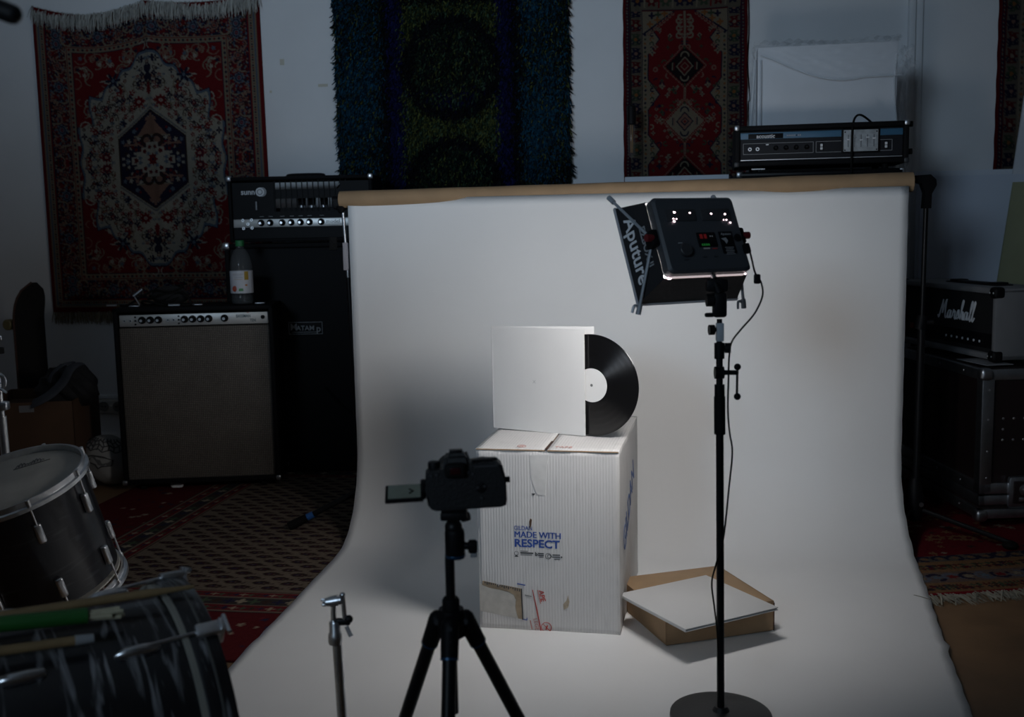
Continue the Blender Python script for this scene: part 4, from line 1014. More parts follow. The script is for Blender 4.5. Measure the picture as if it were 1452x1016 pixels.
for z_ in (fh-0.012, fb+0.012):
    for x_ in (0.008, fw-0.008):
        m = MB(); m.box((x_, 0.008, z_), (0.046, 0.046, 0.046), bevel=0.014, seg=3); c_o = m.build('ball_corner', ALU, fc)
for x_ in (0.014,):
    for z_ in (0.20, 0.30, 0.42, 0.53):
        m = MB(); m.sph((x_+0.008, -0.005, z_), 0.0045, (1, 0.5, 1), n=8); m.build('rivet', CHR, fc)
for y_ in (0.15, 0.35, 0.55, 0.75):
    for z_ in (fh-0.015, fb+0.115, fb+0.02):
        m = MB(); m.sph((-0.005, y_, z_), 0.0045, (0.5, 1, 1), n=8); m.build('rivet', CHR, fc)
m = MB(); m.box((0.165, -0.006, fb+0.10), (0.12, 0.010, 0.12), bevel=0.012); lt = m.build('latch_dish', ALU, fc)
m = MB(); m.box((0.165, -0.012, fb+0.10), (0.085, 0.006, 0.085), bevel=0.003); m.build('latch_recess', LAM, lt)
m = MB(); m.lathe([(0.022, 0), (0.022, 0.006), (0.012, 0.008), (0.010, 0.012)], 18, T((0.165, -0.014, fb+0.11)) @ RX(90)); m.box((0.165, -0.02, fb+0.075), (0.05, 0.008, 0.016), bevel=0.003); m.build('latch_wing', CHR, lt)
for x_ in (0.085, 0.125, 0.165):
    for z_ in (0.34, 0.38, 0.42):
        if (x_, z_) == (0.165, 0.38) or (x_, z_) == (0.125, 0.38): continue
        m = MB(); m.sph((x_, 0.010, z_), 0.005, (1, 0.6, 1), n=8); m.build('plate_rivet', CHR, fc)
for x_ in (0.1, fw-0.1):
    for y_ in (0.1, fd-0.1):
        m = MB(); m.cone((x_-0.012, y_, 0.027), (x_+0.012, y_, 0.027), 0.020, n=16); m.box((x_, y_, 0.042), (0.05, 0.05, 0.006)); m.build('caster', RUB, fc)
m = MB(); m.box((0.13, 0.20, fh+0.006), (0.11, 0.20, 0.002), RZ(6)); o = m.build('paper_slip', mat('grey_paper', (0.30, 0.31, 0.33), 0.7, var=0.1), None, fc.matrix_world.copy())
tag(o, 'grey paper slip lying on the flight case beside the amplifier head', 'paper')

# ---- grey amplifier head facing left
near = floor_at(1409, 514, fh+0.012)
# front runs from the near corner towards the rear left; local x runs along the front (far -> near), local -y is the front normal
dirf = Vector((-0.095, 0.72, 0)).normalized(); xm = -dirf; ym = Vector((0, 0, 1)).cross(xm)
MW, MH, MD = 0.74, 0.285, 0.23
mh = thing('amplifier_head', 'grey amplifier head with script logo sitting on the flight case', 'amplifier head', axes(xm, ym, (0, 0, 1), near+dirf*MW/2+Vector((0, 0, 0.0))))
GT = mat('grey_vinyl', (0.19, 0.19, 0.195), 0.6, var=0.08, bump=0.3, bscale=300)
m = MB(); tk = 0.024
m.box((0, MD/2, MH-tk/2-0.004), (MW, MD, tk), bevel=0.008); m.box((0, MD/2, tk/2+0.006), (MW, MD, tk), bevel=0.008)
m.box((-MW/2+tk/2, MD/2, MH/2), (tk, MD, MH-0.012), bevel=0.008); m.box((MW/2-tk/2, MD/2, MH/2), (tk, MD, MH-0.012), bevel=0.008); m.box((0, MD-0.01, MH/2), (MW-0.02, 0.012, MH-0.03))
m.build('case', GT, mh)
m = MB(); m.box((0, 0.022, MH/2+0.004), (MW-2*tk+0.002, 0.012, MH-2*tk-0.002)); m.build('front_panel', mat('black_front', (0.008, 0.008, 0.009), 0.8, bump=0.3, bscale=400), mh)
m = MB(); m.box((0, 0.018, 0.075), (MW-2*tk-0.01, 0.006, 0.058), bevel=0.002); m.build('control_strip', BLK2, mh)
# the script logo as pen strokes
def off(p, d): return [(x+d, y) for x, y in p]
la = [(0.42, .42), (.22, .47), (.10, .2), (.2, 0), (.36, .12), (.43, .45), (.41, .1), (.52, .02), (.66, .2)]
ll = [(0, .2), (.2, .95), (.13, 1.1), (.06, .8), (.06, .1), (.16, 0), (.28, .2)]
strokes = [[(-.05, .12), (.08, -.02), (.2, .4), (.36, 1.05)], [(.36, 1.05), (.40, .6), (.44, .25)], [(.44, .25), (.6, .75), (.76, 1.08)], [(.76, 1.08), (.74, .5), (.80, .05), (.92, .02), (1.05, .2)],
           off(la, .95), [(1.6, .2), (1.68, .52), (1.73, .4), (1.86, .42), (1.84, .1), (1.95, 0), (2.06, .2)], [(2.06, .2), (2.22, .55), (2.3, .3), (2.3, .1), (2.18, 0), (2.08, .08)], [(2.28, .06), (2.38, .08), (2.46, .2)],
           [(2.46, .2), (2.66, .98), (2.58, 1.1), (2.52, .8), (2.5, 0)], [(2.5, .1), (2.64, .46), (2.74, .36), (2.74, .08), (2.83, 0), (2.95, .2)], off(la, 2.80), off(ll, 3.44), off(ll, 3.72)]
m = MB(); sc_ = 0.066
for st_ in strokes:
    P_ = spline([((x+0.22*y-2.0)*sc_, 0.012, (y-0.5)*sc_*1.05) for x, y in st_], 5); m.tube(P_, 0.0042, n=6, flat=0.5)
m.build('script_logo', WHT, mh, T((0.075, 0, MH*0.62)))
for i in range(7):
    x = 0.03+i*0.040
    m = MB(); m.lathe([(0.011, 0), (0.011, 0.004), (0.007, 0.006), (0.0065, 0.014)], 14, T((x, 0.015, 0.072)) @ RX(90)); k_ = m.build('knob', BLK2, mh)
    m = MB(); m.cone((x, 0.001, 0.072), (x, -0.001, 0.072), 0.0052, n=10); m.build('knob_cap', WHT, k_)
m = MB(); m.box((-0.27, 0.014, 0.085), (0.030, 0.008, 0.024), bevel=0.003); m.build('red_rocker', mat('red_rocker', (0.22, 0.015, 0.01), 0.4, var=0.1), mh)
for sx in (-1, 1):
    for z_ in (0.022, MH-0.022):
        m = MB(); m.box((sx*(MW/2-0.018), 0.016, z_), (0.046, 0.046, 0.046), bevel=0.014, seg=3); c_o = m.build('corner_guard', BLK2, mh)
        for dx, dz in ((0.012, 0.0), (-0.012, 0.0)):
            m = MB(); m.sph((sx*(MW/2-0.018)+dx, -0.008, z_+dz), 0.004, (1, 0.5, 1), n=8); m.build('corner_rivet', CHR, c_o)
m = MB(); m.box((0.06, MD/2, MH+0.001), (0.26, 0.05, 0.008), bevel=0.003); hb_ = m.build('handle', BLK2, mh)
for x_ in (-0.08, 0.20):
    m = MB(); m.box((x_, MD/2, MH+0.003), (0.05, 0.056, 0.012), bevel=0.003); m.build('handle_end', BLK2, hb_)
m = MB(); m.box((0.06, MD/2, MH-0.0015), (0.36, 0.075, 0.004), bevel=0.0015); m.build('handle_recess', BLK2, mh)
for x_ in (-0.3, 0.3):
    for y_ in (0.04, MD-0.04):
        m = MB(); m.cone((x_, y_, -0.012), (x_, y_, 0.012), 0.014, n=12); m.build('foot', RUB, mh)
# ------------------------------------------------------------------ white carton
BXR = -12.0
c0, c1 = floor_at(680, 890, 0.0125), floor_at(880, 899, 0.0125)
BW = 0.405; BD = 0.55; BH = 0.525
mid = (c0+c1)/2
BXM = frame((mid.x, mid.y, 0.0125), BXR)
cart = thing('shipping_carton', 'tall scuffed white cardboard shipping carton with blue print', 'carton', BXM)
WC = mat('white_carton', (0.66, 0.645, 0.62), 0.75, var=0.03, vscale=3)
nt = WC.node_tree; b = nt.nodes['Principled BSDF']; tc = [n for n in nt.nodes if n.type == 'TEX_COORD'][0]
wv = nt.nodes.new('ShaderNodeTexWave'); wv.bands_direction = 'X'; wv.inputs['Scale'].default_value = 38; wv.inputs['Distortion'].default_value = 1.2; wv.inputs['Detail'].default_value = 2
nz = nt.nodes.new('ShaderNodeTexNoise'); nz.inputs['Scale'].default_value = 7; nz.inputs['Detail'].default_value = 8
mp = nt.nodes.new('ShaderNodeMapping'); mp.inputs['Scale'].default_value = (14, 14, 1.2)
nz2 = nt.nodes.new('ShaderNodeTexNoise'); nz2.inputs['Scale'].default_value = 9; nz2.inputs['Detail'].default_value = 6
nt.links.new(tc.outputs['Object'], wv.inputs['Vector']); nt.links.new(tc.outputs['Object'], nz.inputs['Vector']); nt.links.new(tc.outputs['Object'], mp.inputs[0]); nt.links.new(mp.outputs[0], nz2.inputs['Vector'])
def mr_(src, a, b_, c_, d_):
    r = nt.nodes.new('ShaderNodeMapRange'); r.inputs['From Min'].default_value = a; r.inputs['From Max'].default_value = b_; r.inputs['To Min'].default_value = c_; r.inputs['To Max'].default_value = d_
    nt.links.new(src, r.inputs[0]); return r.outputs[0]
f1 = mr_(nz2.outputs[0], 0.25, 0.42, 0.86, 1.0); f2 = mr_(nz.outputs[0], 0.28, 0.42, 0.88, 1.0); f3 = mr_(wv.outputs['Fac'], 0, 1, 0.955, 1.0)
def mul(a, b_):
    n = nt.nodes.new('ShaderNodeMath'); n.operation = 'MULTIPLY'; nt.links.new(a, n.inputs[0]); nt.links.new(b_, n.inputs[1]); return n.outputs[0]
fx_ = mul(mul(f1, f2), f3); vm = nt.nodes.new('ShaderNodeVectorMath'); vm.operation = 'SCALE'; vm.inputs[0].default_value = (0.63, 0.615, 0.60)
nt.links.new(fx_, vm.inputs['Scale']); nt.links.new(vm.outputs[0], b.inputs['Base Color'])
bp_ = nt.nodes.new('ShaderNodeBump'); bp_.inputs['Strength'].default_value = 0.25; bp_.inputs['Distance'].default_value = 0.002; nt.links.new(wv.outputs['Fac'], bp_.inputs['Height']); nt.links.new(bp_.outputs[0], b.inputs['Normal'])
def panel_grid(nm, f, nu, nv, sk, mt=WC):
    G = np.zeros((nv, nu, 3))
    for j in range(nv):
        for i in range(nu): G[j, i] = f(i/(nu-1), j/(nv-1))
    return grid_mesh(nm, G, None, mt, cart, skirt=sk)
rn = random.Random(9)
bulge = lambda u, v: 0.006*math.sin(u*math.pi)*math.sin(v*math.pi)+0.0012*math.sin(u*19+v*7)
panel_grid('front_panel', lambda u, v: ((u-0.5)*BW, -bulge(u, v), BH*(1-v)), 30, 36, (0, 0.004, 0))
panel_grid('right_panel', lambda u, v: (BW/2+bulge(u, v)*0.8, u*BD, BH*(1-v)), 30, 36, (-0.004, 0, 0))
panel_grid('left_panel', lambda u, v: (-BW/2-bulge(u, v)*0.8, BD*(1-u), BH*(1-v)), 30, 36, (0.004, 0, 0))
panel_grid('back_panel', lambda u, v: ((0.5-u)*BW, BD+bulge(u, v)*0.3, BH*(1-v)), 20, 20, (0, -0.004, 0))
# top: under-flaps and two outer flaps that meet in a seam running front to back
m = MB(); m.box((0, BD/2, BH-0.004), (BW-0.008, BD-0.006, 0.004)); m.build('inner_flap', KRAFT, cart)
xs = 0.0
for sg, nm in ((-1, 'top_flap'), (1, 'top_flap')):
    def f(u, v, sg=sg):
        x = sg*(0.0025+u*(BW/2-0.0015)); z = BH+0.003+0.0035*(1-u)*math.sin(v*3)**2+0.001*math.sin(v*11)
        return (x, BD*v-0.002, z) if sg > 0 else (x, BD*(1-v)-0.002, z)
    o = panel_grid(nm, f, 12, 20, (0, 0, -0.004))
    m = MB(); m.box((sg*(BW/4+0.001), -0.0022, BH+0.0005), (BW/2-0.004, 0.0012, 0.0032)); m.build('raw_edge', KRAFT, o)
m = MB(); m.prism([(-0.012, 0), (-0.001, 0), (0.002, 0.0), (0.006, 0.0)], 0.0005) if False else None
DRK = mat('dark_gap', (0.05, 0.02, 0.012), 0.9, var=0.3)
o = MB(); o.box((0, 0.05, BH+0.0052), (0.0075, 0.11, 0.001), RZ(0)); o.build('seam_tear', DRK, cart)
BLU = mat('blue_ink', (0.018, 0.065, 0.30), 0.7, var=0.15, vscale=60); BKI = mat('black_ink', (0.05, 0.05, 0.052), 0.7, var=0.15, vscale=60); REDI = mat('red_ink', (0.42, 0.06, 0.045), 0.7, var=0.15, vscale=60); PINKI = mat('faded_red_ink', (0.50, 0.24, 0.21), 0.7, var=0.15, vscale=60)
bx = lambda px, py=760: ((px-681-(py-640)*0.010)/199.0-0.5)*BW
bzf = lambda py, px=780: (893.5-0.040*(780-px)*-1-py)/256.0*BH
def pf(px, py): return Vector((bx(px, py), 0, bzf(py, px)))
def ft_(s, px, py, hpx, mt, bold=0, xs=1, align='LEFT', rot=0, name='lettering'):
    p = pf(px, py); u_ = p.x/BW+0.5; v_ = 1-p.z/BH
    ML = T((p.x, 0, p.z)) @ FRONT @ RZ(rot)
    o = lettering(s, hpx/256*BH/0.72, mt, cart, ML, name=name, bold=bold, xs=xs, align=align, extrude=0.0003)
    Mi = ML.inverted()
    for v in o.data.vertices:                     # the print follows the slightly bulging panel
        q = ML @ v.co; q.y += -bulge(q.x/BW+0.5, 1-q.z/BH)-0.0009; v.co = Mi @ q
    return o
def by(p): return -bulge(p.x/BW+0.5, 1-p.z/BH)
ft_('GILDAN', 734.5, 748.5, 6.2, BLU, 0.0, 0.82); ft_('MADE WITH', 734.3, 757.8, 8.9, BLU, 0.0, 0.955); ft_('MADE WITH', 734.9, 757.8, 8.9, BLU, 0.0, 0.955); ft_('RESPECT', 734.5, 770.2, 11.2, BLU, 0.026, 1.06)
# row of small certification marks
def mini(px0, px1, py, hgt, mt=BKI):
    a, b_ = pf(px0, py), pf(px1, py); m = MB(); m.box(((a.x+b_.x)/2, by((a+b_)/2), a.z), (abs(b_.x-a.x), 0.0020, hgt/256*BH)); m.build('fine_print', mt, cart)
for (x0, x1, yy, h_) in ((743, 754, 780.8, 0.7), (743, 761.5, 783.4, 1.9), (743, 760, 786.2, 0.7), (768.5, 776.5, 782.0, 1.4), (768.5, 776.5, 784.6, 1.4), (770, 776.5, 787.0, 0.8), (789, 799.5, 782.2, 1.3), (788, 799.5, 785.2, 1.0), (791, 799, 788.2, 0.8)): mini(x0, x1, yy, h_)
for (x, r_, fill) in ((737.6, 2.9, 0), (783, 4.0, 0), (784, 2.4, 0), (801.5, 1.1, 1)):
    p = pf(x, 784.5); m = MB(); rr = r_/256*BH
    if fill: m.cone((p.x, by(p), p.z), (p.x, by(p)-0.001, p.z), rr, n=12)
    else: m.tube([(p.x+rr*math.cos(a), by(p)-0.0004, p.z+rr*math.sin(a)) for a in [2*math.pi*i/20 for i in range(20)]], 0.0007, n=5, closed=True)
    m.build('round_mark', BKI, cart)
p = pf(737.6, 788); m = MB(); m.prism([(p.x-0.006, p.z-0.003), (p.x, p.z+0.003), (p.x+0.006, p.z-0.003)], 0.002, T((0, by(p)-0.001, 0))); m.build('leaf_mark', BKI, cart)
ft_('b', 764, 783.5, 5.5, BKI, 0.03, 1.0)
# torn lower left patch with clear tape
def poly(pts, y, th, mt, nm, par=cart):
    P_ = [pf(*q) for q in pts]; m = MB(); m.prism([(q.x, q.z) for q in P_], th); lift = 0.0010+(abs(y)-0.005)*0.25
    for v in m.bm.verts: v.co.y += -bulge(min(1, max(0, v.co.x/BW+0.5)), min(1, max(0, 1-v.co.z/BH)))-lift
    return m.build(nm, mt, par)
poly([(688, 829), (744, 835), (745.5, 879), (739, 879), (737, 872), (735, 862), (736, 852), (733, 845), (726, 841), (710, 839), (698, 838), (687, 835)], -0.0100, 0.004, mat('torn_kraft', (0.30, 0.23, 0.155), 0.85, var=0.2, vscale=40), 'torn_patch')
TP = mat('clear_tape', (0.48, 0.46, 0.42), 0.35, var=0.12, vscale=40); 
poly([(683, 833), (698, 838), (712, 839), (727, 842), (734, 847), (736, 856), (734.5, 864), (737, 874), (739, 879), (684, 873)], -0.0080, 0.004, TP, 'packing_tape')
poly([(743.2, 835), (744.8, 835), (746.3, 880), (744.7, 880)], -0.0120, 0.003, BKI, 'torn_edge')
for i in range(17):
    x_ = 691+i*3.1; yy = 830.0+i*0.36; h_ = rn.choice([1.2, 2.0, 3.4]); poly([(x_, yy-0.6), (x_+1.5, yy-0.5), (x_+1.4, yy+h_), (x_+0.2, yy+h_)], -0.0130, 0.003, BKI, 'tear_hatch')
poly([(738, 827.9), (749.5, 829.0), (749.5, 830.2), (738, 829.1)], -0.0072, 0.003, BLU, 'blue_mark'); poly([(746, 879.0), (751.2, 879.3), (751.2, 876.5), (752, 876.5), (752, 880.3), (746, 880)], -0.0072, 0.004, BLU, 'blue_mark')
poly([(749, 843), (759, 844), (758.5, 845.5), (749, 844.5)], -0.0080, 0.003, mat('pencil_grey', (0.25, 0.25, 0.24), 0.8, var=0.2), 'smudge_line')
# red printed sealing tape
poly([(759.5, 835), (760.5, 835), (766.5, 862), (772.5, 896), (771, 896), (765, 863)], -0.0078, 0.003, REDI, 'tape_line')
ft_('APE', 772.0, 834.5, 7.0, REDI, 0.02, 1.0, rot=-80); ft_('LEGE', 763.0, 876, 6.0, PINKI, 0.0, 0.95, rot=-80); 
poly([(755.5, 880), (757, 879.6), (759.4, 892.5), (757.9, 893)], -0.0050, 0.002, PINKI, 'fine_print'); poly([(766.6, 834.6), (768.0, 834.3), (772.2, 853.6), (770.8, 854)], -0.0075, 0.002, PINKI, 'fine_print')
p = pf(779, 888); m = MB(); rr = 7.0/256*BH
m.tube([(p.x+rr*math.cos(a), by(p)-0.0004, p.z+rr*math.sin(a)) for a in [2*math.pi*i/28 for i in range(28)]], 0.0012, n=6, closed=True); m.cone((p.x-rr*0.7, by(p)-0.0004, p.z+rr*0.7), (p.x+rr*0.7, by(p)-0.0004, p.z-rr*0.7), 0.0012, n=6); m.cone((p.x-rr*0.1, by(p)-0.0004, p.z-rr*0.5), (p.x+rr*0.25, by(p)-0.0004, p.z+rr*0.4), 0.002, n=6)
m.build('no_knife_mark', REDI, cart)
# scratches, scuffs and stains
poly([(756.2, 738), (758, 733), (760, 735), (759.2, 742), (757.6, 748), (756.8, 746)], -0.0085, 0.003, mat('gouge', (0.10, 0.055, 0.03), 0.9, var=0.3), 'gouge')
poly([(803, 852), (808, 846), (810, 838), (812, 848), (810, 856), (804, 860)], -0.0080, 0.003, mat('brown_stain', (0.40, 0.33, 0.24), 0.8, var=0.25, vscale=80), 'stain')
poly([(757, 645), (784, 643), (781, 660), (779, 700), (767, 699), (760, 680)], -0.0072, 0.003, mat('scuff_tape', (0.60, 0.59, 0.57), 0.5, var=0.1, vscale=30), 'scuffed_tape')
poly([(760, 698), (765, 697.5), (763.5, 700), (762, 701)], -0.0080, 0.003, BKI, 'nick')
# writing up the right side and on top
lettering('GILDAN', 0.105, mat('faded_blue_ink', (0.10, 0.15, 0.32), 0.75, var=0.3, vscale=40), cart, T((BW/2+0.0055, BD*0.40, BH*0.60)) @ RZ(90) @ RX(90) @ RZ(28), bold=0.0, xs=0.9, extrude=0.0005)
for dx, s_ in ((-0.075, 'X'), (0.045, 'TAPE')):
    lettering(s_, 0.022, PINKI, cart, T((dx, 0.022, BH+0.0068)), bold=0.0, extrude=0.0003)
m = MB(); m.tube([(-0.075+0.012*math.cos(a), 0.022+0.012*math.sin(a), BH+0.007) for a in [2*math.pi*i/20 for i in range(20)]], 0.0008, n=5, closed=True); m.build('round_mark', PINKI, cart)
BTOP = 0.0125+BH+0.0065

# ------------------------------------------------------------------ record sleeve and record on the carton
sl = floor_at(701, 606, BTOP); th = 31
dv = Vector((math.cos(R(th)), -math.sin(R(th)), 0)); Lz = 0.315
slv = thing('gatefold_sleeve', 'white gatefold record sleeve standing upright on the carton', 'record sleeve', T((sl.x, sl.y, BTOP)))
Mf = RZ(-th); Mb = RZ(-14)
def cover(M, nm, thick=0.0022, y0=0.0):
    m = MB(); m.prism([(0, 0), (Lz, 0), (Lz, Lz), (0, Lz)], thick, M @ T((0, y0, 0))); return m.build(nm, CARD, slv)
cover(Mf, 'front_cover'); cover(Mb, 'back_cover', 0.0022, 0.003)
m = MB(); m.cone((0.0, 0.003, 0), (0, 0.003, Lz), 0.0032, n=10); m.build('spine', CARD, slv)
m = MB()
for a in (45, -45): m.box((0, 0, 0), (0.013, 0.0006, 0.0009), RY(a))
m.build('cross_mark', GREY, slv, Mf @ T((0.145, -0.0005, 0.152)))
m = MB(); m.prism([(Lz*0.66, 0.003), (Lz-0.002, 0.003), (Lz-0.002, Lz-0.003), (Lz*0.66, Lz-0.003)], 0.0008, Mf @ T((0, 0.0035, 0))); m.build('inner_sleeve', CARD, slv)
# the disc
rc = sl+dv*0.330+Vector((0.008, 0.012, 0)); rc.z = BTOP+0.1505
VIN = mat('vinyl', (0.004, 0.004, 0.0045), 0.26, spec=0.9)
b = VIN.node_tree.nodes['Principled BSDF']; b.inputs['Anisotropic'].default_value = 0.92; b.inputs['Anisotropic Rotation'].default_value = 0.25
tg = VIN.node_tree.nodes.new('ShaderNodeTangent'); tg.direction_type = 'RADIAL'; tg.axis = 'Z'; VIN.node_tree.links.new(tg.outputs[0], b.inputs['Tangent'])
rec = thing('vinyl_record', 'black vinyl record with white centre label sliding out of the sleeve', 'record', T(rc) @ RZ(-th) @ RX(90))
m = MB(); prof_r = [(0.0036, -0.0008), (0.0036, 0.0008), (0.0505, 0.0008), (0.058, 0.0006)]
r_ = 0.058
for k in range(14):
    r2 = 0.058+(0.146-0.058)*(k+1)/14; prof_r += [(r2-0.0008, 0.0006), (r2, 0.00058 if k % 3 else 0.0005)]
prof_r += [(0.1495, 0.0009), (0.1505, 0.0), (0.1495, -0.0009)]
m.lathe(prof_r, 96, closed=True); m.build('disc', VIN, rec)
m = MB(); m.lathe([(0.0036, 0.0008), (0.0036, 0.0013), (0.050, 0.0013), (0.050, 0.0008)], 48, closed=True); m.build('centre_label', CARD, rec)
m = MB(); m.lathe([(0.0001, 0.0010), (0.0001, 0.0016), (0.0042, 0.0016), (0.0042, 0.0010)], 14, closed=True); m.build('spindle_hole', mat('dull_grey', (0.12, 0.12, 0.12), 0.7, var=0.1), rec)

# ------------------------------------------------------------------ kraft box with a sleeve lying on it
kf = floor_at(944, 916, 0.0125); kr = floor_at(1097, 894, 0.0125)
ang = math.degrees(math.atan2(kr.y-kf.y, kr.x-kf.x)); KS = (kr-kf).length; KH = 0.088
kb = thing('kraft_mailer', 'flat brown kraft record box on the paper sweep', 'box', frame((kf.x, kf.y, 0.0125), ang))
m = MB(); m.box((KS/2, KS/2, (KH-0.004)/2), (KS-0.006, KS-0.006, KH-0.004), bevel=0.0015); m.build('tray', KRAFT, kb)
m = MB(); t = 0.003
m.box((KS/2, KS/2, KH-t/2), (KS, KS, t), bevel=0.0012); m.box((KS/2, t/2, KH/2+0.002), (KS, t, KH-0.004)); m.box((t/2, KS/2, KH*0.56), (t, KS, KH*0.86)); m.box((KS-t/2, KS/2, KH/2+0.002), (t, KS, KH-0.004))
m.build('lid', KRAFT, kb)
m = MB(); m.box((KS+0.0006, 0.004, KH*0.48), (0.002, 0.010, KH*0.92)); m.build('lid_slot', DRK, kb)
m = MB(); m.box((-0.0006, KS-0.02, KH*0.42), (0.002, 0.06, 0.006)); m.build('tuck_slot', DRK, kb)
KT = 0.0125+KH+0.0008
s_f = floor_at(972, 897, KT); s_l = floor_at(883, 843, KT); s_r = floor_at(1097, 862, KT)
a2 = math.degrees(math.atan2((s_r-s_f).y, (s_r-s_f).x)); a3 = math.degrees(math.atan2((s_l-s_f).y, (s_l-s_f).x))-90; aa = (a2+a3)/2
s2 = thing('record_sleeve', 'white record sleeve lying askew on the flat kraft box', 'record sleeve', frame((s_f.x, s_f.y, KT), aa))
for k, nm in enumerate(('bottom_cover', 'top_cover')):
    m = MB(); m.box((Lz/2, Lz/2, 0.0025+k*0.0062), (Lz-0.001*k, Lz, 0.0028), bevel=0.0008); m.build(nm, CARD, s2)
m = MB(); m.box((0.0018, Lz/2, 0.0056), (0.0034, Lz, 0.008), bevel=0.0012); m.build('spine', CARD, s2)
m = MB(); m.box((Lz/2+0.002, Lz/2, 0.0056), (Lz-0.010, Lz-0.010, 0.003)); m.build('inner_sleeve', GREY, s2)

# ------------------------------------------------------------------ LED panel light
PSI, TH = R(25), R(25)
n_ = Vector((-math.sin(PSI)*math.cos(TH), math.cos(PSI)*math.cos(TH), -math.sin(TH)))
xr_ = Vector((math.cos(PSI), math.sin(PSI), 0)); up_ = xr_.cross(n_)
pc_ = at(996, 331, 2.45)
LM = axes(xr_, n_, up_, pc_)
led = thing('led_panel_light', 'dark LED panel light with black softbox skirt aimed at the carton', 'studio light', LM)
HW, HH = 0.113, 0.094
HOU = mat('light_housing', (0.046, 0.052, 0.060), 0.5, bump=0.06)
def rr_plate(w_, h_, r_, y0, y1, inset):
    def loop(w2, h2, y):
        pts = []
        for cx_, cz_, a0_ in ((w2-r_, h2-r_, 0), (-w2+r_, h2-r_, 90), (-w2+r_, -h2+r_, 180), (w2-r_, -h2+r_, 270)):
            for k in range(5): a = R(a0_+k*22.5); pts.append(Vector((cx_+r_*math.cos(a), y, cz_+r_*math.sin(a))))
        return pts
    m = MB(); A = loop(w_-inset, h_-inset, y0); B = loop(w_, h_, y0+inset); C_ = loop(w_, h_, y1)
    A, B, C_ = [[m.bm.verts.new(p) for p in q] for q in (A, B, C_)]; n = len(A)
    m.bm.faces.new(A); m.bm.faces.new(list(reversed(C_)))
    for P_, Q in ((A, B), (B, C_)):
        for k in range(n): m.bm.faces.new((P_[k], Q[k], Q[(k+1) % n], P_[(k+1) % n]))
    return m
m = rr_plate(HW, HH, 0.012, 0.0, 0.030, 0.006); m.build('housing', HOU, led)
qx = lambda u: (u-0.5)*2*HW     # u,v measured on the back plate, v from the top
qz = lambda v: (0.5-v)*2*HH
m = MB(); m.box((qx(0.29), -0.0005, qz(0.25)), (0.082, 0.004, 0.030), bevel=0.0015); m.box((qx(0.72), -0.0005, qz(0.25)), (0.082, 0.004, 0.030), bevel=0.0015); m.build('vent_recess', DGREY, led)
SPARK = mat('led_leak', (1.0, 0.72, 0.78), 0.5, emit=6.0, var=0.0)
for (u_, v_, r_) in ((0.22, 0.215, 0.0028), (0.405, 0.225, 0.002), (0.665, 0.24, 0.0022), (0.835, 0.25, 0.0024), (0.19, 0.30, 0.0018), (0.225, 0.302, 0.0016), (0.19, 0.335, 0.0026), (0.80, 0.325, 0.0016), (0.835, 0.327, 0.0018), (0.875, 0.365, 0.0022)):
    m = MB(); m.sph((qx(u_), -0.0025, qz(v_)), r_, (1.2, 0.4, 0.9), n=8); m.build('light_leak', SPARK, led)
m = MB(); m.box((qx(0.53), -0.001, qz(0.585)), (0.050, 0.004, 0.036), bevel=0.001); scr = m.build('display', BLK2, led)
SR = mat('screen_red', (0.35, 0.02, 0.02), 0.5, emit=0.06); SG = mat('screen_green', (0.03, 0.30, 0.05), 0.5, emit=0.10); SW = mat('screen_white', (0.3, 0.3, 0.3), 0.5, emit=0.05)
for (u_, v_, w_, h_, mt_) in ((0.465, 0.545, 0.008, 0.011, SR), (0.515, 0.545, 0.007, 0.011, SR), (0.455, 0.655, 0.0035, 0.005, SG), (0.480, 0.655, 0.0045, 0.005, SG), (0.507, 0.655, 0.0045, 0.005, SG), (0.533, 0.655, 0.0045, 0.005, SG), (0.495, 0.705, 0.018, 0.003, SW), (0.575, 0.545, 0.003, 0.003, SW), (0.600, 0.545, 0.003, 0.003, SW), (0.595, 0.71, 0.013, 0.0015, SR)):
    m = MB(); m.box((qx(u_), -0.0032, qz(v_)), (w_, 0.0006, h_)); m.build('screen_glyph', mt_, scr)
m = MB(); m.box((qx(0.775), -0.001, qz(0.63)), (0.038, 0.004, 0.056), bevel=0.002); lab = m.build('rating_label', BLK2, led)
lettering('Aputure', 0.0085, GREY, lab, T((qx(0.775), -0.0032, qz(0.52))) @ FRONT)
m = MB(); m.prism([(-0.010, 0.006), (0.004, 0.008), (0.008, 0.0), (0.002, -0.008), (-0.002, 0.0)], 0.001, T((qx(0.745), -0.0034, qz(0.61)))); m.build('label_mark', GREY, lab)
m = MB()
for i in range(5): m.box((qx(0.775), -0.0032, qz(0.70+i*0.022)), (0.024-0.004*(i % 2), 0.001, 0.0014))
m.build('label_text', GREY, lab)
m = MB(); m.lathe([(0.016, 0), (0.016, 0.008), (0.0145, 0.010)], 24, T((qx(0.235), 0, qz(0.72))) @ RX(90)); m.build('dial', DGREY, led)
m = MB(); m.lathe([(0.0095, 0), (0.0095, 0.003), (0.006, 0.004)], 18, T((qx(0.915), 0, qz(0.57))) @ RX(90)); m.build('usb_cap', BLK2, led)
for u_, v_ in ((0.45, 0.81), (0.59, 0.81), (0.20, 0.62), (0.22, 0.84)):
    m = MB(); m.box((qx(u_), -0.001, qz(v_)), (0.010, 0.003, 0.0022)); m.build('button', GREY if v_ < 0.8 else DGREY, led)
m = MB(); m.box((qx(0.975), -0.006, qz(0.73)), (0.014, 0.014, 0.024), RY(0), bevel=0.003); m.build('power_plug', BLK2, led)
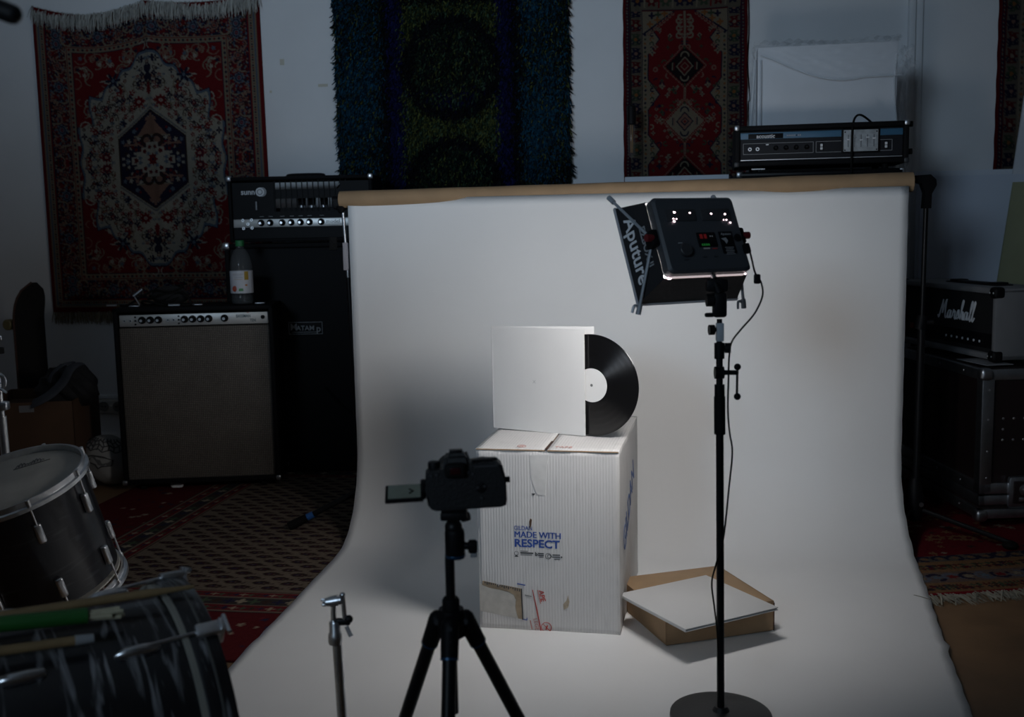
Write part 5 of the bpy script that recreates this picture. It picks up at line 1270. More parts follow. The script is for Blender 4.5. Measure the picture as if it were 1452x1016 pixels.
# softbox skirt, front frame, diffuser
FWH, FHH, FY = 0.140, 0.122, 0.118
FAB = mat('softbox_fabric', (0.010, 0.010, 0.012), 0.75, bump=0.3, bscale=60)
back4 = [(-HW-0.002, 0.028, HH), (HW+0.002, 0.028, HH), (HW+0.002, 0.028, -HH-0.002), (-HW-0.002, 0.028, -HH-0.002)]
front4 = [(-FWH, FY, FHH), (FWH, FY, FHH), (FWH, FY, -FHH), (-FWH, FY, -FHH)]
names = ('skirt_panel',)*4
for k in range(4):
    a, b_, c_, d_ = [Vector(p) for p in (back4[k], back4[(k+1) % 4], front4[(k+1) % 4], front4[k])]
    nin = (b_-a).cross(d_-a).normalized()*0.0018; ctr_ = (a+b_+c_+d_)/4
    if nin.dot(ctr_-Vector((0, 0.07, 0))) > 0: nin = -nin
    m = MB(); m.hull8([a, b_, c_, d_], [a+nin, b_+nin, c_+nin, d_+nin]); sk_ = m.build('skirt_panel', FAB, led)
    if k == 3:
        # writing on the left skirt
        u3 = (Vector(front4[3])-Vector(front4[0])).normalized(); v3 = (Vector(back4[0])-Vector(front4[0])); v3 = (v3-u3*v3.dot(u3)).normalized(); w3 = u3.cross(v3)
        base = (a+b_+c_+d_)/4
        Mt = axes(u3, v3, w3, base-v3*0.012+w3*0.0008)
        lettering('Aputure', 0.050, WHT, sk_, Mt, bold=0.016, xs=0.98)
        lettering('EZBOX II', 0.025, GREY, sk_, axes(u3, v3, w3, base+v3*0.020+u3*0.005+w3*0.0008), bold=0.02)
m = MB()
for k in range(4):
    m.tube([front4[k], front4[(k+1) % 4]], 0.0035, n=8)
m.build('front_rim', mat('rim_white', (0.45, 0.45, 0.47), 0.5, var=0.05), led)
DIFF = mat('diffuser', (1.0, 0.975, 0.965), 0.6, emit=LED_STRENGTH)
m = MB(); m.box((0, FY-0.004, 0), (2*FWH-0.008, 0.004, 2*FHH-0.008)); m.build('diffuser', DIFF, led)
STRIP = mat('leak_strip', (1.0, 0.82, 0.82), 0.5, emit=0.45)
m = MB(); m.box((-0.004, 0.020, -HH-0.0035), (2*HW-0.02, 0.006, 0.0026)); m.build('light_gap', STRIP, led)
m = MB(); m.sph((-HW+0.008, 0.022, -HH-0.004), 0.0035, (1.8, 0.6, 0.8), n=8); m.sph((HW-0.008, 0.020, -HH-0.002), 0.002, n=8); m.build('corner_glow', SPARK, led)
# spring rods with hooks
ROD = mat('grey_rod', (0.34, 0.37, 0.40), 0.35, metal=0.1, var=0.1)
for sx in (-1, 1):
    cl = Vector((sx*(HW+0.006), 0.028, 0.0))
    m = MB(); m.box(cl, (0.022, 0.034, 0.040), bevel=0.005); c_o = m.build('rod_clamp', BLK2, led)
    m = MB(); m.cone(cl+Vector((sx*0.006, -0.01, 0)), cl+Vector((sx*0.024, -0.012, 0)), 0.0085, n=14); m.build('red_knob', mat('red_knob', (0.13, 0.008, 0.012), 0.5, var=0.1), c_o)
    for sz in (1, -1):
        tgt = Vector((sx*(FWH+0.004), FY-0.02, sz*FHH)); d_ = (tgt-cl).normalized(); L_ = (tgt-cl).length
        e_ = cl+d_*(L_+(0.034 if sz > 0 else 0.030))
        m = MB(); m.cone(cl+d_*0.005, e_, 0.0036, n=10); rd = m.build('rod', ROD, led)
        m = MB(); m.cone(e_-d_*0.022, e_, 0.0062, n=12); m.build('rod_grip', ROD, rd)
        if sz < 0:
            side = Vector((-1, 0, 0)); side = (side-d_*side.dot(d_)).normalized()
            m = MB(); m.tube(spline([e_-d_*0.008, e_-d_*0.018+side*0.007, e_-d_*0.018+side*0.015, e_-d_*0.002+side*0.017], 5), 0.0032, n=8); m.build('hook', ROD, rd)
m = MB(); m.box((0.010, 0.016, -HH-0.012), (0.012, 0.010, 0.022), bevel=0.002); m.build('mount_yoke', CHR, led)

# ------------------------------------------------------------------ its stand
sb = floor_at(1022, 1017, 0.014)
sd = thing('light_stand', 'black round-base stand carrying the LED panel light', 'stand', T((sb.x, sb.y, 0.0125)))
Z = lambda py: at(1021, py, sb.y).z-0.0125
X = lambda px, py: at(px, py, sb.y).x-sb.x
m = MB(); m.lathe([(0.116, 0.0), (0.118, 0.004), (0.117, 0.012), (0.10, 0.016), (0.02, 0.020), (0.014, 0.03)], 56); m.build('base', mat('base_iron', (0.018, 0.018, 0.019), 0.5, bump=0.15, bscale=200), sd)
xt = X(1020, 480)
def seg(nm, y0_, y1_, r_, mt=BLKM, n=16):
    f_ = lambda py: (xt*(1-(py-480)/540.0) if py > 480 else xt, 0, Z(py))
    m = MB(); m.cone(f_(y0_), f_(y1_), r_, n=n); return m.build(nm, mt, sd)
seg('pole', 1005, 600, 0.0088); seg('sleeve', 615, 562, 0.0128, RUB); seg('sleeve_collar', 562, 545, 0.0115, BLK2); seg('inner_tube', 548, 485, 0.0075); seg('clutch', 508, 486, 0.0115, BLK2); seg('spigot', 487, 452, 0.006)
m = MB(); m.box((xt+0.001, 0, Z(470.5)), (0.0165, 0.016, Z(458)-Z(484)), RY(4) if False else None, bevel=0.002); m.build('white_tape', mat('white_tape', (0.42, 0.46, 0.50), 0.6, var=0.05), sd)
m = MB(); m.box((xt+0.000, 0, Z(432)), (0.030, 0.026, Z(415)-Z(450)), bevel=0.006); m.cone((xt-0.014, -0.004, Z(425)), (xt-0.030, -0.004, Z(425)), 0.014, n=14); m.box((xt-0.022, 0, Z(446)), (0.022, 0.010, 0.010), bevel=0.004); m.build('tilt_head', BLK2, sd)
m = MB(); m.cone((xt, 0, Z(416)), (xt-0.012, 0.012, Z(395)), 0.011, 0.008, n=12); m.box((xt-0.004, 0.01, Z(405)), (0.05, 0.02, 0.030), bevel=0.006); m.build('tilt_bracket', BLK2, sd)
for (px, py, sg) in ((1014, 467, -1), (1038, 493, 1)):
    m = MB(); m.cone((xt, 0, Z(py)), (xt+sg*0.022, -0.003, Z(py)), 0.005, n=8); m.cone((xt+sg*0.012, -0.003, Z(py)), (xt+sg*0.024, -0.004, Z(py)), 0.0115, n=14); m.build('knob', BLK2, sd)
m = MB(); m.cone((xt-0.010, 0, Z(528)), (xt+0.010, 0, Z(528)), 0.014, n=14); m.cone((xt, 0, Z(528)), (xt+0.042, -0.004, Z(528)), 0.0055, n=10); m.build('crank_axle', BLK2, sd)
m = MB(); m.cone((xt+0.040, -0.004, Z(519)), (xt+0.039, -0.004, Z(562)), 0.0028, n=8); ck = m.build('crank_arm', BLKM, sd)
for py in (520, 562):
    m = MB(); m.sph((xt+0.040, -0.004, Z(py)), 0.0078, n=14); m.build('crank_ball', BLK2, ck)
Q = lambda px, py, dy=0.0: Vector((X(px, py), dy, Z(py)))
m = MB(); m.tube(spline([Q(1082, 395, 0.05), Q(1086, 405, 0.04), Q(1084, 422, 0.02), Q(1070, 445, 0), Q(1050, 467, -0.005), Q(1036, 484, -0.012), Q(1032, 505, -0.014), Q(1031, 540, -0.014), Q(1030, 580, -0.016), Q(1033, 612, -0.012), Q(1037, 640, -0.010), Q(1032, 690, -0.012), Q(1024, 760, -0.014), Q(1013, 800, -0.012), Q(1008, 825, -0.010), Q(1012, 860, -0.010), Q(1016, 900, -0.012), Q(1018, 960, -0.012), Q(1018, 985, -0.016)], 6), 0.0021, n=7)
pcab = m.build('power_cable', RUB, sd)
m = MB(); m.box(Q(1081, 398, 0.05), (0.014, 0.012, 0.022), RY(0), bevel=0.003); m.build('cable_joint', BLK2, sd)
m = MB(); m.tube(spline([Q(1060, 352, -0.012), Q(1066, 368, 0.0), Q(1074, 385, 0.03), Q(1081, 395, 0.05)], 6), 0.0021, n=7); m.build('panel_lead', RUB, sd)
# ------------------------------------------------------------------ camera on a tripod in the foreground
YC = 1.80
ch = at(640, 878, YC); PZ = 0.0
tp = thing('tripod', 'black camera tripod with blue rings in the foreground', 'tripod', T((ch.x, YC, 0)))
zz = lambda py: at(641, py, YC).z
xx = lambda px, py: at(px, py, YC).x-ch.x
BLR = mat('blue_ring', (0.012, 0.06, 0.13), 0.35, metal=0.5, var=0.1)
m = MB(); m.lathe([(0.014, zz(905)), (0.024, zz(900)), (0.026, zz(880)), (0.022, zz(862))], 24); m.build('spider', BLK2, tp)
m = MB(); m.cone((0, 0, zz(1010)), (0.0, 0, zz(788)), 0.0085, n=18); m.build('centre_column', BLKM, tp)
m = MB(); m.lathe([(0.0145, zz(872)), (0.0155, zz(868)), (0.0155, zz(850)), (0.0125, zz(846))], 22); m.build('column_collar', RUB, tp)
m = MB(); m.lathe([(0.0165, zz(790)), (0.0175, zz(787)), (0.0175, zz(755)), (0.0165, zz(751)), (0.012, zz(747))], 28, T((xx(645, 770), 0, 0))); m.build('ball_head', BLK2, tp)
m = MB(); m.lathe([(0.0179, zz(788.5)), (0.0181, zz(788)), (0.0181, zz(785.5)), (0.0179, zz(785))], 28, T((xx(645, 770), 0, 0))); m.build('head_ring', BLR, tp)
m = MB(); m.sph((xx(643, 744), 0, zz(747)), 0.0155, n=18); m.cone((xx(643, 744), 0, zz(745)), (xx(643, 738), 0, zz(734)), 0.009, 0.013, n=16); m.build('ball', BLKM, tp)
m = MB(); m.box((xx(644, 729), 0, zz(728)), (0.046, 0.045, 0.014), bevel=0.003); m.cone((xx(655, 735), 0, zz(734)), (xx(665, 733), -0.004, zz(731)), 0.008, n=12); m.build('quick_plate', BLK2, tp)
m = MB(); m.cone((xx(655, 774), 0, zz(773)), (xx(672, 774), -0.004, zz(774)), 0.0065, n=12); m.lathe([(0.009, 0), (0.0125, 0.002), (0.0125, 0.013), (0.010, 0.016)], 10, T((xx(664, 774), -0.004, zz(774))) @ RY(90)); m.build('lock_knob', BLK2, tp)
m = MB(); m.box((xx(672, 785), -0.004, zz(786)), (0.012, 0.008, 0.008), bevel=0.002); m.build('knob_tip', GREY, tp)
apz = zz(880)
for az, nm in ((215, 'l'), (325, 'r'), (268, 'c')):
    pass
legs = [floor_at(545, 1016), None, None]
def leg(a, top_r, foot):
    t0 = Vector((math.cos(R(a))*0.026, math.sin(R(a))*0.026, apz)); f_ = Vector(foot); d_ = (f_-t0).normalized(); L_ = (f_-t0).length
    m = MB(); m.sph(t0, 0.0165, (1, 1, 1.1), n=14); m.cone(t0, t0+d_*0.055, 0.0165, 0.0155, n=16); lg = m.build('leg', BLK2, tp)
    m = MB(); m.cone(t0+d_*0.05, t0+d_*(L_*0.62), 0.0125, n=16); m.build('upper_tube', BLKM, lg)
    m = MB(); m.cone(t0+d_*(L_*0.60), t0+d_*(L_*0.66), 0.0145, n=16); m.build('twist_lock', RUB, lg)
    m = MB(); m.cone(t0+d_*(L_*0.64), t0+d_*(L_-0.02), 0.010, n=14); m.build('lower_tube', BLKM, lg)
    m = MB(); m.cone(t0+d_*(L_-0.03), t0+d_*L_, 0.012, 0.009, n=14); m.build('rubber_foot', RUB, lg)
    m = MB(); m.cone(t0+d_*0.053, t0+d_*0.057, 0.0158, n=18); m.build('leg_ring', BLR, lg)
    m = MB(); m.cone(t0+Vector((0, -0.015, 0.002)), t0+Vector((0, -0.0185, 0.002)), 0.005, n=10); m.build('hinge_bolt', DGREY, lg)
leg(165, 0, (-0.175, 0.18, 0.012)); leg(15, 0, (0.205, 0.18, 0.012)); leg(268, 0, (-0.012, -0.24, 0.012))
m = MB(); m.box((xx(635, 907), -0.036, zz(908)), (0.019, 0.002, 0.006), bevel=0.0008); m.build('badge', GREY, tp)

cb0 = at(661, 722, YC)
CB = mat('camera_body', (0.009, 0.009, 0.010), 0.5, bump=0.25, bscale=220)
dc = thing('dslr_camera', 'black digital camera with flipped-out screen seen from behind on the tripod', 'camera', T((cb0.x, YC, zz(722)+0.001)) @ RZ(4) @ RY(-1.5))
k = 1.0/ (FPX/YC)
cx_ = lambda px: (px-661)*k; cz_ = lambda py: (722-py)*k
body = [(603, 690), (606, 712), (611, 719), (618, 721.5), (712, 721.5), (719, 719), (721, 712), (721, 690), (720, 675), (716, 660), (708, 654), (690, 653), (672, 655), (630, 660), (612, 662), (605, 668)]
m = MB(); m.prism([(cx_(a), cz_(b_)) for a, b_ in body], 0.048, T((0, -0.01, 0)))
bmesh.ops.bevel(m.bm, geom=[e for e in m.bm.edges if abs((e.verts[0].co-e.verts[1].co).y) < 1e-6], offset=0.004, segments=2, affect='EDGES')
m.build('body', CB, dc)
m = MB(); m.hull8([(cx_(628), -0.012, cz_(668)), (cx_(674), -0.012, cz_(668)), (cx_(669), -0.004, cz_(640)), (cx_(634), -0.004, cz_(640))], [(cx_(630), 0.050, cz_(664)), (cx_(672), 0.050, cz_(664)), (cx_(665), 0.040, cz_(638)), (cx_(638), 0.040, cz_(638))])
bmesh.ops.bevel(m.bm, geom=list(m.bm.edges), offset=0.007, segments=3, affect='EDGES'); m.build('prism_housing', CB, dc)
m = MB(); m.box((cx_(650), 0.012, cz_(637.5)), (0.022, 0.020, 0.004), bevel=0.001); m.build('hot_shoe', BLKM, dc)
m = MB(); m.box((cx_(648), -0.016, cz_(661)), (0.036, 0.016, 0.026), bevel=0.006, seg=3); ey = m.build('eyecup', RUB, dc)
m = MB(); m.box((cx_(648), -0.0245, cz_(661)), (0.018, 0.002, 0.012), bevel=0.001); m.build('eyepiece_glass', mat('eyepiece', (0.03, 0.004, 0.006), 0.15, var=0.1), ey)
for (px, py, r_, h_) in ((618, 657, 0.011, 0.012), (689, 653, 0.010, 0.007), (703, 655, 0.009, 0.010)):
    m = MB(); m.lathe([(r_, 0), (r_, h_*0.8), (r_*0.9, h_)], 20, T((cx_(px), 0.014, cz_(py)-0.006))); m.build('dial', BLK2, dc)
for i in range(6):
    m = MB(); m.cone((cx_(675+i*5), 0.0, cz_(655)), (cx_(675+i*5), 0.0, cz_(650.5)), 0.0032, n=8); m.build('top_button', BLK2, dc)
m = MB(); m.box((cx_(693), -0.012, cz_(658.5)), (0.042, 0.003, 0.004)); m.build('top_plate_edge', DGREY, dc)
m = MB(); m.cone((cx_(719), 0.008, cz_(684)), (cx_(727), 0.008, cz_(684)), 0.0055, n=12); m.build('strap_lug', BLK2, dc)
m = MB(); m.box((cx_(708), 0.030, cz_(688)), (0.026, 0.045, 0.062), bevel=0.008); m.build('grip', CB, dc)
for (px, py) in ((613, 668), (621, 667), (666.5, 666), (673, 668.5), (679, 689), (689, 688), (684, 705)):
    m = MB(); m.cone((cx_(px), -0.009, cz_(py)), (cx_(px), -0.0135, cz_(py)), 0.0026, n=10); m.build('button', DGREY, dc)
m = MB(); m.lathe([(0.009, 0), (0.009, 0.002), (0.003, 0.003)], 18, T((cx_(684), -0.010, cz_(690))) @ RX(90)); m.build('thumb_pad', BLK2, dc)
m = MB(); m.cone((cx_(648), 0.036, cz_(690)), (cx_(648), 0.060, cz_(690)), 0.033, n=32); m.cone((cx_(648), 0.058, cz_(690)), (cx_(648), 0.125, cz_(690)), 0.036, 0.037, n=32); m.build('lens', CB, dc)
# flipped-out screen lying nearly flat
hg = Vector((cx_(602), -0.004, cz_(693)))
SM = T(hg) @ RX(-66)
m = MB(); m.box((-0.0345, 0, 0), (0.066, 0.007, 0.044), SM, bevel=0.002); m.build('flip_screen', BLK2, dc)
m = MB(); m.box((-0.0345, -0.0038, 0.001), (0.056, 0.001, 0.036), SM); m.build('screen_glass', mat('live_view', (0.10, 0.125, 0.11), 0.3, emit=0.10, var=0.15, vscale=40), dc)
m = MB(); m.tube([SM @ Vector(p) for p in ((-0.026, -0.0045, 0.006), (-0.019, -0.0045, 0.0), (-0.026, -0.0045, -0.006))], 0.0016, n=6); m.build('screen_subject', BLK2, dc)
m = MB(); m.cone(hg+Vector((-0.002, 0.002, 0.014)), hg+Vector((-0.002, 0.002, -0.012)), 0.0045, n=10); m.box(hg+Vector((0.0, 0.004, 0.016)), (0.012, 0.012, 0.012), bevel=0.003); m.build('screen_hinge', BLK2, dc)

# ------------------------------------------------------------------ chrome drum-hardware stand
YS = 1.95
h0 = at(479, 905, YS)
cs = thing('hardware_stand', 'chrome drum hardware stand with winged clamp in the foreground', 'stand', T((h0.x, YS, 0)))
hzf = lambda py: at(479, py, YS).z
hx = lambda px, py: at(px, py, YS).x-h0.x
m = MB(); m.cone((0.004, 0, 0.16), (hx(478, 905), 0, hzf(908)), 0.0096, n=20); m.build('tube', CHR, cs)
m = MB(); m.lathe([(0.0125, hzf(912)), (0.0135, hzf(909)), (0.0135, hzf(898)), (0.011, hzf(895)), (0.011, hzf(882)), (0.0095, hzf(880))], 24, T((hx(475.5, 900), 0, 0))); m.build('height_clamp', CHR, cs)
m = MB(); m.box((hx(472, 893), -0.002, hzf(893)), (0.006, 0.010, 0.030), RY(4) if False else None, bevel=0.002); m.build('clamp_lug', CHR, cs)
m = MB(); m.cone((hx(473, 880), 0, hzf(882)), (hx(473, 860), 0, hzf(858)), 0.0052, n=14); m.build('post', CHR, cs)
m = MB(); m.cone((hx(463, 853), 0, hzf(853)), (hx(484, 850), 0, hzf(850)), 0.0088, n=18); m.cone((hx(468, 852), 0, hzf(852.5)), (hx(480, 851), 0, hzf(850.5)), 0.0105, n=18); m.build('tilter', CHR, cs)
m = MB(); m.box((hx(459.5, 849), 0, hzf(849.5)), (0.013, 0.004, 0.005), RY(0), bevel=0.0015); m.box((hx(460, 857), 0, hzf(857)), (0.010, 0.004, 0.005), bevel=0.0015); m.cone((hx(458, 853), 0, hzf(853)), (hx(465, 853), 0, hzf(853)), 0.004, n=10); m.build('wing_nut', CHR, cs)
m = MB(); m.cone((hx(486, 845), 0, hzf(844)), (hx(489, 876), 0, hzf(877)), 0.0045, n=12); m.sph((hx(486, 843), 0, hzf(843)), 0.006, n=10); m.build('side_rod', CHR, cs)
m = MB(); m.box((hx(486, 880), 0, hzf(881)), (0.030, 0.014, 0.012), RY(0), bevel=0.003); m.sph((hx(495, 876), -0.002, hzf(877)), 0.008, n=10); m.build('side_clamp', BLKM, cs)
m = MB(); m.cone((hx(492, 885), -0.006, hzf(886)), (hx(499, 899), -0.010, hzf(899)), 0.0042, 0.005, n=10); m.build('wing_screw', CHR, cs)
for a in (100, 220, 340):
    d_ = Vector((math.cos(R(a)), math.sin(R(a)), 0))
    m = MB(); m.box((0.0, 0, 0), (0.004, 0.016, 0.30), axes(d_, Vector((0, 0, 1)).cross(d_), (0, 0, 1), (0, 0, 0)) @ T((0.115, 0, 0.10)) @ RY(50) @ RZ(0), bevel=0.001); lg = m.build('leg', CHR, cs)
    m = MB(); m.sph(d_*0.225+Vector((0, 0, 0.014)), 0.014, (1, 1, 0.9), n=10); m.build('rubber_foot', RUB, lg)
m = MB(); m.lathe([(0.014, 0.15), (0.016, 0.155), (0.016, 0.20), (0.012, 0.205)], 18, T((0.004, 0, 0))); m.build('leg_collar', CHR, cs)

# ------------------------------------------------------------------ drums
def wrap_mat(name, dark, light, st, lo=0.56, hi=0.72):
    m_ = mat(name, dark, 0.28, coat=0.4, spec=0.5); nt = m_.node_tree; b = nt.nodes['Principled BSDF']
    tc = [n for n in nt.nodes if n.type == 'TEX_COORD'][0]; mp = nt.nodes.new('ShaderNodeMapping'); mp.inputs['Scale'].default_value = st
    nz = nt.nodes.new('ShaderNodeTexNoise'); nz.inputs['Scale'].default_value = 1; nz.inputs['Detail'].default_value = 3; nz.inputs['Distortion'].default_value = 1.1
    rp = nt.nodes.new('ShaderNodeValToRGB'); rp.color_ramp.elements[0].position = lo; rp.color_ramp.elements[0].color = (*dark, 1); rp.color_ramp.elements[1].position = hi; rp.color_ramp.elements[1].color = (*light, 1)
    nt.links.new(tc.outputs['Object'], mp.inputs[0]); nt.links.new(mp.outputs[0], nz.inputs['Vector']); nt.links.new(nz.outputs[0], rp.inputs[0]); nt.links.new(rp.outputs[0], b.inputs['Base Color'])
    return m_
OYS = wrap_mat('black_oyster_wrap', (0.010, 0.010, 0.012), (0.24, 0.24, 0.25), (7, 7, 60), 0.54, 0.70)
OY2 = wrap_mat('black_oyster_wrap_tom', (0.010, 0.010, 0.013), (0.06, 0.06, 0.07), (6, 6, 40), 0.58, 0.80)
HEADM = mat('coated_drumhead', (0.54, 0.52, 0.47), 0.7, var=0.14, vscale=9)
def drum_lug(root, M, L=0.05, matl=CHR, nm='lug'):
    m = MB(); m.box((0.008, 0, 0), (0.016, 0.020, L), M, bevel=0.006, seg=3); return m.build(nm, matl, root)
# floor tom, tilted towards the player
tc_ = at(9, 685, 2.70)
TR, TL = 0.190, 0.30
TM = T(tc_) @ RY(-10) @ RX(14) @ RZ(20)
ft = thing('floor_tom', 'dark floor tom with coated white head and chrome hoops at the left edge', 'drum', TM)
m = MB(); m.lathe([(TR-0.006, -0.012), (TR, -0.012), (TR, -TL), (TR-0.006, -TL)], 72, closed=True); m.build('shell', OY2, ft)
m = MB(); m.lathe([(0.001, -0.001), (TR-0.012, -0.001), (TR+0.003, -0.006), (TR+0.005, -0.016), (TR+0.002, -0.016), (TR-0.008, -0.008), (0.001, -0.004)], 72, closed=True); m.build('head', HEADM, ft)
for z_, nm in ((0, 'hoop'), (-TL-0.028, 'hoop')):
    m = MB(); m.lathe([(TR+0.004, 0.010+z_), (TR+0.010, 0.011+z_), (TR+0.010, -0.004+z_), (TR+0.017, -0.006+z_), (TR+0.017, -0.016+z_), (TR+0.004, -0.016+z_)], 72, closed=True); m.build(nm, CHR, ft)
m = MB(); m.lathe([(0.001, -TL-0.014), (TR+0.003, -TL-0.014), (TR+0.003, -TL-0.010), (0.001, -TL-0.010)], 60, closed=True); m.build('bottom_head', HEADM, ft)
for i in range(8):
    a = R(-28-45*i); M = RZ(math.degrees(a)) @ T((TR, 0, 0))
    for z_ in (-0.085, -TL+0.055): drum_lug(ft, M @ T((0, 0, z_)), 0.055)
    m = MB(); m.cone((0.012, 0, -0.06), (0.013, 0, 0.004), 0.0028, n=8); m.cone((0.013, 0, -0.006), (0.013, 0, 0.012), 0.0055, n=8); m.xf(M); m.build('tension_rod', CHR, ft)
    m = MB(); m.cone((0.012, 0, -TL+0.03), (0.013, 0, -TL-0.03), 0.0028, n=8); m.cone((0.013, 0, -TL-0.025), (0.013, 0, -TL-0.043), 0.0055, n=8); m.xf(M); m.build('tension_rod', CHR, ft)
# smudged maker's mark on the head
m = MB()
for i in range(9): m.tube(spline([(0.02+0.008*i, 0.085+0.004*math.sin(i*2.1), 0.0004), (0.026+0.008*i, 0.105+0.010*math.sin(i*1.3), 0.0004), (0.030+0.008*i, 0.088, 0.0004)], 3), 0.0014, n=5, flat=0.3)
m.cone((0.015, 0.083, 0), (0.11, 0.078, 0), 0.0012, n=5); m.build('faded_mark', mat('faded_print', (0.14, 0.14, 0.14), 0.8, var=0.2), ft)
for i, a in enumerate((60, 160, 240)):
    M = RZ(a) @ T((TR, 0, 0))
    m = MB(); m.box((0.012, 0, -0.19), (0.024, 0.030, 0.045), M, bevel=0.006); br_ = m.build('leg_bracket', CHR, ft)
    # legs end on the floor whatever the tilt
    p0 = M @ Vector((0.016, 0, -0.13)); p1 = M @ Vector((0.016, 0, -0.35)); w0, w1 = TM @ p0, TM @ p1; t_ = (0.022-w0.z)/(w1.z-w0.z); p2 = p0+(p1-p0)*t_
    m = MB(); m.cone(p0, p2, 0.0048, n=12); lg = m.build('leg', CHR, ft)
    m = MB(); m.sph(p2, 0.014, n=10); m.build('rubber_foot', RUB, lg)
# bass drum, head turned away to the right
AZ = 33.0
ca, sa = math.cos(R(AZ)), math.sin(R(AZ))
BR_ = 0.267; BL_ = 0.42
e0 = at(268, 828, 1.80); bc = Vector((e0.x, 1.80, BR_+0.012))
BM = axes((sa, -ca, 0), (0, 0, 1), (-ca, -sa, 0), bc)      # local z runs from the far right end back along the shell
BM = BM if BM.determinant() > 0 else axes((-sa, ca, 0), (0, 0, 1), (-ca, -sa, 0), bc)
bdm = thing('bass_drum', 'black oyster wrapped bass drum lying in the lower left corner', 'drum', BM)
m = MB(); m.lathe([(BR_-0.008, 0.03), (BR_-0.010, 0.03), (BR_-0.010, BL_-0.03), (BR_-0.008, BL_-0.03)], 96, closed=True)
m.build('shell', OYS, bdm)
for z_ in (0.0, BL_-0.045):
    m = MB(); m.lathe([(BR_-0.012, z_), (BR_+0.004, z_), (BR_+0.006, z_+0.004), (BR_+0.006, z_+0.041), (BR_+0.004, z_+0.045), (BR_-0.012, z_+0.045)], 96, closed=True); hp = m.build('hoop', OYS, bdm)
    m = MB(); zc = z_+0.046 if z_ == 0 else z_-0.001
    m.lathe([(BR_-0.006, zc-0.006), (BR_+0.001, zc-0.006), (BR_+0.001, zc+0.008), (BR_-0.006, zc+0.008)], 96, closed=True); m.build('counter_rim', mat('ivory_rim', (0.30, 0.29, 0.25), 0.4, var=0.1), hp)
    m = MB(); m.lathe([(BR_+0.0056, z_+0.019), (BR_+0.0072, z_+0.020), (BR_+0.0072, z_+0.023), (BR_+0.0056, z_+0.024)], 96, closed=True); m.build('inlay_stripe', mat('grey_inlay', (0.09, 0.09, 0.085), 0.4, var=0.1), hp)
m = MB(); m.lathe([(0.001, 0.012), (BR_-0.012, 0.012), (BR_-0.012, 0.016), (0.001, 0.016)], 64, closed=True); m.build('front_head', HEADM, bdm)
m = MB(); m.lathe([(0.001, BL_-0.016), (BR_-0.012, BL_-0.016), (BR_-0.012, BL_-0.012), (0.001, BL_-0.012)], 64, closed=True); m.build('batter_head', HEADM, bdm)
for i in range(8):
    a = 58+45*i; M = RZ(a) @ T((BR_-0.010, 0, 0))
    for z_ in (0.125, BL_-0.125):
        m = MB(); m.lathe([(0.002, -0.036), (0.009, -0.032), (0.012, -0.01), (0.012, 0.018), (0.006, 0.032), (0.002, 0.036)], 16, M @ T((0.004, 0, z_)) @ Matrix.Diagonal((1.1, 0.8, 1, 1))); m.build('lug', CHR, bdm)
    for z_, sg in ((0.0, 1), (BL_, -1)):
        m = MB(); m.box((0.021, 0, z_+sg*0.012), (0.012, 0.026, 0.046), M, bevel=0.005, seg=2); m.box((0.012, 0, z_-sg*0.008), (0.040, 0.024, 0.008), M, bevel=0.003); cw_ = m.build('claw', CHR, bdm)
        m = MB(); m.cone((0.022, 0, z_-sg*0.02), (0.014, 0, z_+sg*0.11), 0.003, n=8); m.cone((0.026, -0.018, z_-sg*0.016), (0.026, 0.018, z_-sg*0.016), 0.0036, n=8); m.xf(M); m.build('tension_rod', CHR, cw_)
for sx in (-1, 1):
    p0 = Vector((sx*BR_*0.86, -0.12, 0.10)); w_ = BM.inverted() @ (Vector(BM @ p0)*1.0+(BM.to_3x3() @ Vector((sx*0.16, 0, -0.06)))); w_w = BM @ w_; w_w.z = 0.012; p1 = BM.inverted() @ w_w
    m = MB(); m.cone(p0, p1, 0.006, n=10); sp_ = m.build('spur', CHR, bdm); m = MB(); m.sph(p1, 0.011, n=10); m.build('spur_foot', RUB, sp_)
# sticks resting on the shell
TAN = mat('hickory', (0.24, 0.16, 0.075), 0.5, var=0.15, vscale=20); GRS = mat('green_lacquer', (0.018, 0.11, 0.020), 0.35, var=0.1); PAL = mat('pale_wood', (0.42, 0.38, 0.26), 0.7, var=0.15, vscale=40)
def on_drum(px, py, lift):
    """point on the top of the bass drum seen at that pixel, lifted by a radius"""
    o_, d_ = Vector((0, 0, CAM_H)), ray(px, py); inv = BM.inverted(); ol = inv @ o_; dl = inv.to_3x3() @ d_; rr = BR_+0.006+lift
    a = dl.x**2+dl.y**2; b_ = 2*(ol.x*dl.x+ol.y*dl.y); c_ = ol.x**2+ol.y**2-rr*rr; D = b_*b_-4*a*c_
    t_ = (-b_-math.sqrt(max(D, 0)))/(2*a); return BM @ (ol+dl*t_)
def stick(label, nm, cat, p0, p1, parts, group=None):
    d_ = (p1-p0); t = thing(nm, label, cat, T((p0+p1)/2), group); c = (p0+p1)/2
    for (pn, u0, u1, r0, r1, mt) in parts:
        m = MB(); m.cone(p0+d_*u0-c, p0+d_*u1-c, r0, r1, n=14); m.build(pn, mt, t)
    return t
a, b_ = on_drum(10, 871, 0.010), on_drum(268, 832, 0.012); d_ = b_-a
stick('long tan drumstick lying along the top of the bass drum', 'drumstick', 'drumstick', a-d_*0.35, b_+d_*0.03, (('shaft', 0, 0.80, 0.0078, 0.0074, TAN), ('shoulder', 0.80, 0.965, 0.0074, 0.0036, TAN), ('tip', 0.965, 1.0, 0.005, 0.003, TAN)), 'sticks on the bass drum')
a, b_ = on_drum(5, 884, 0.012), on_drum(184, 866, 0.012); d_ = b_-a
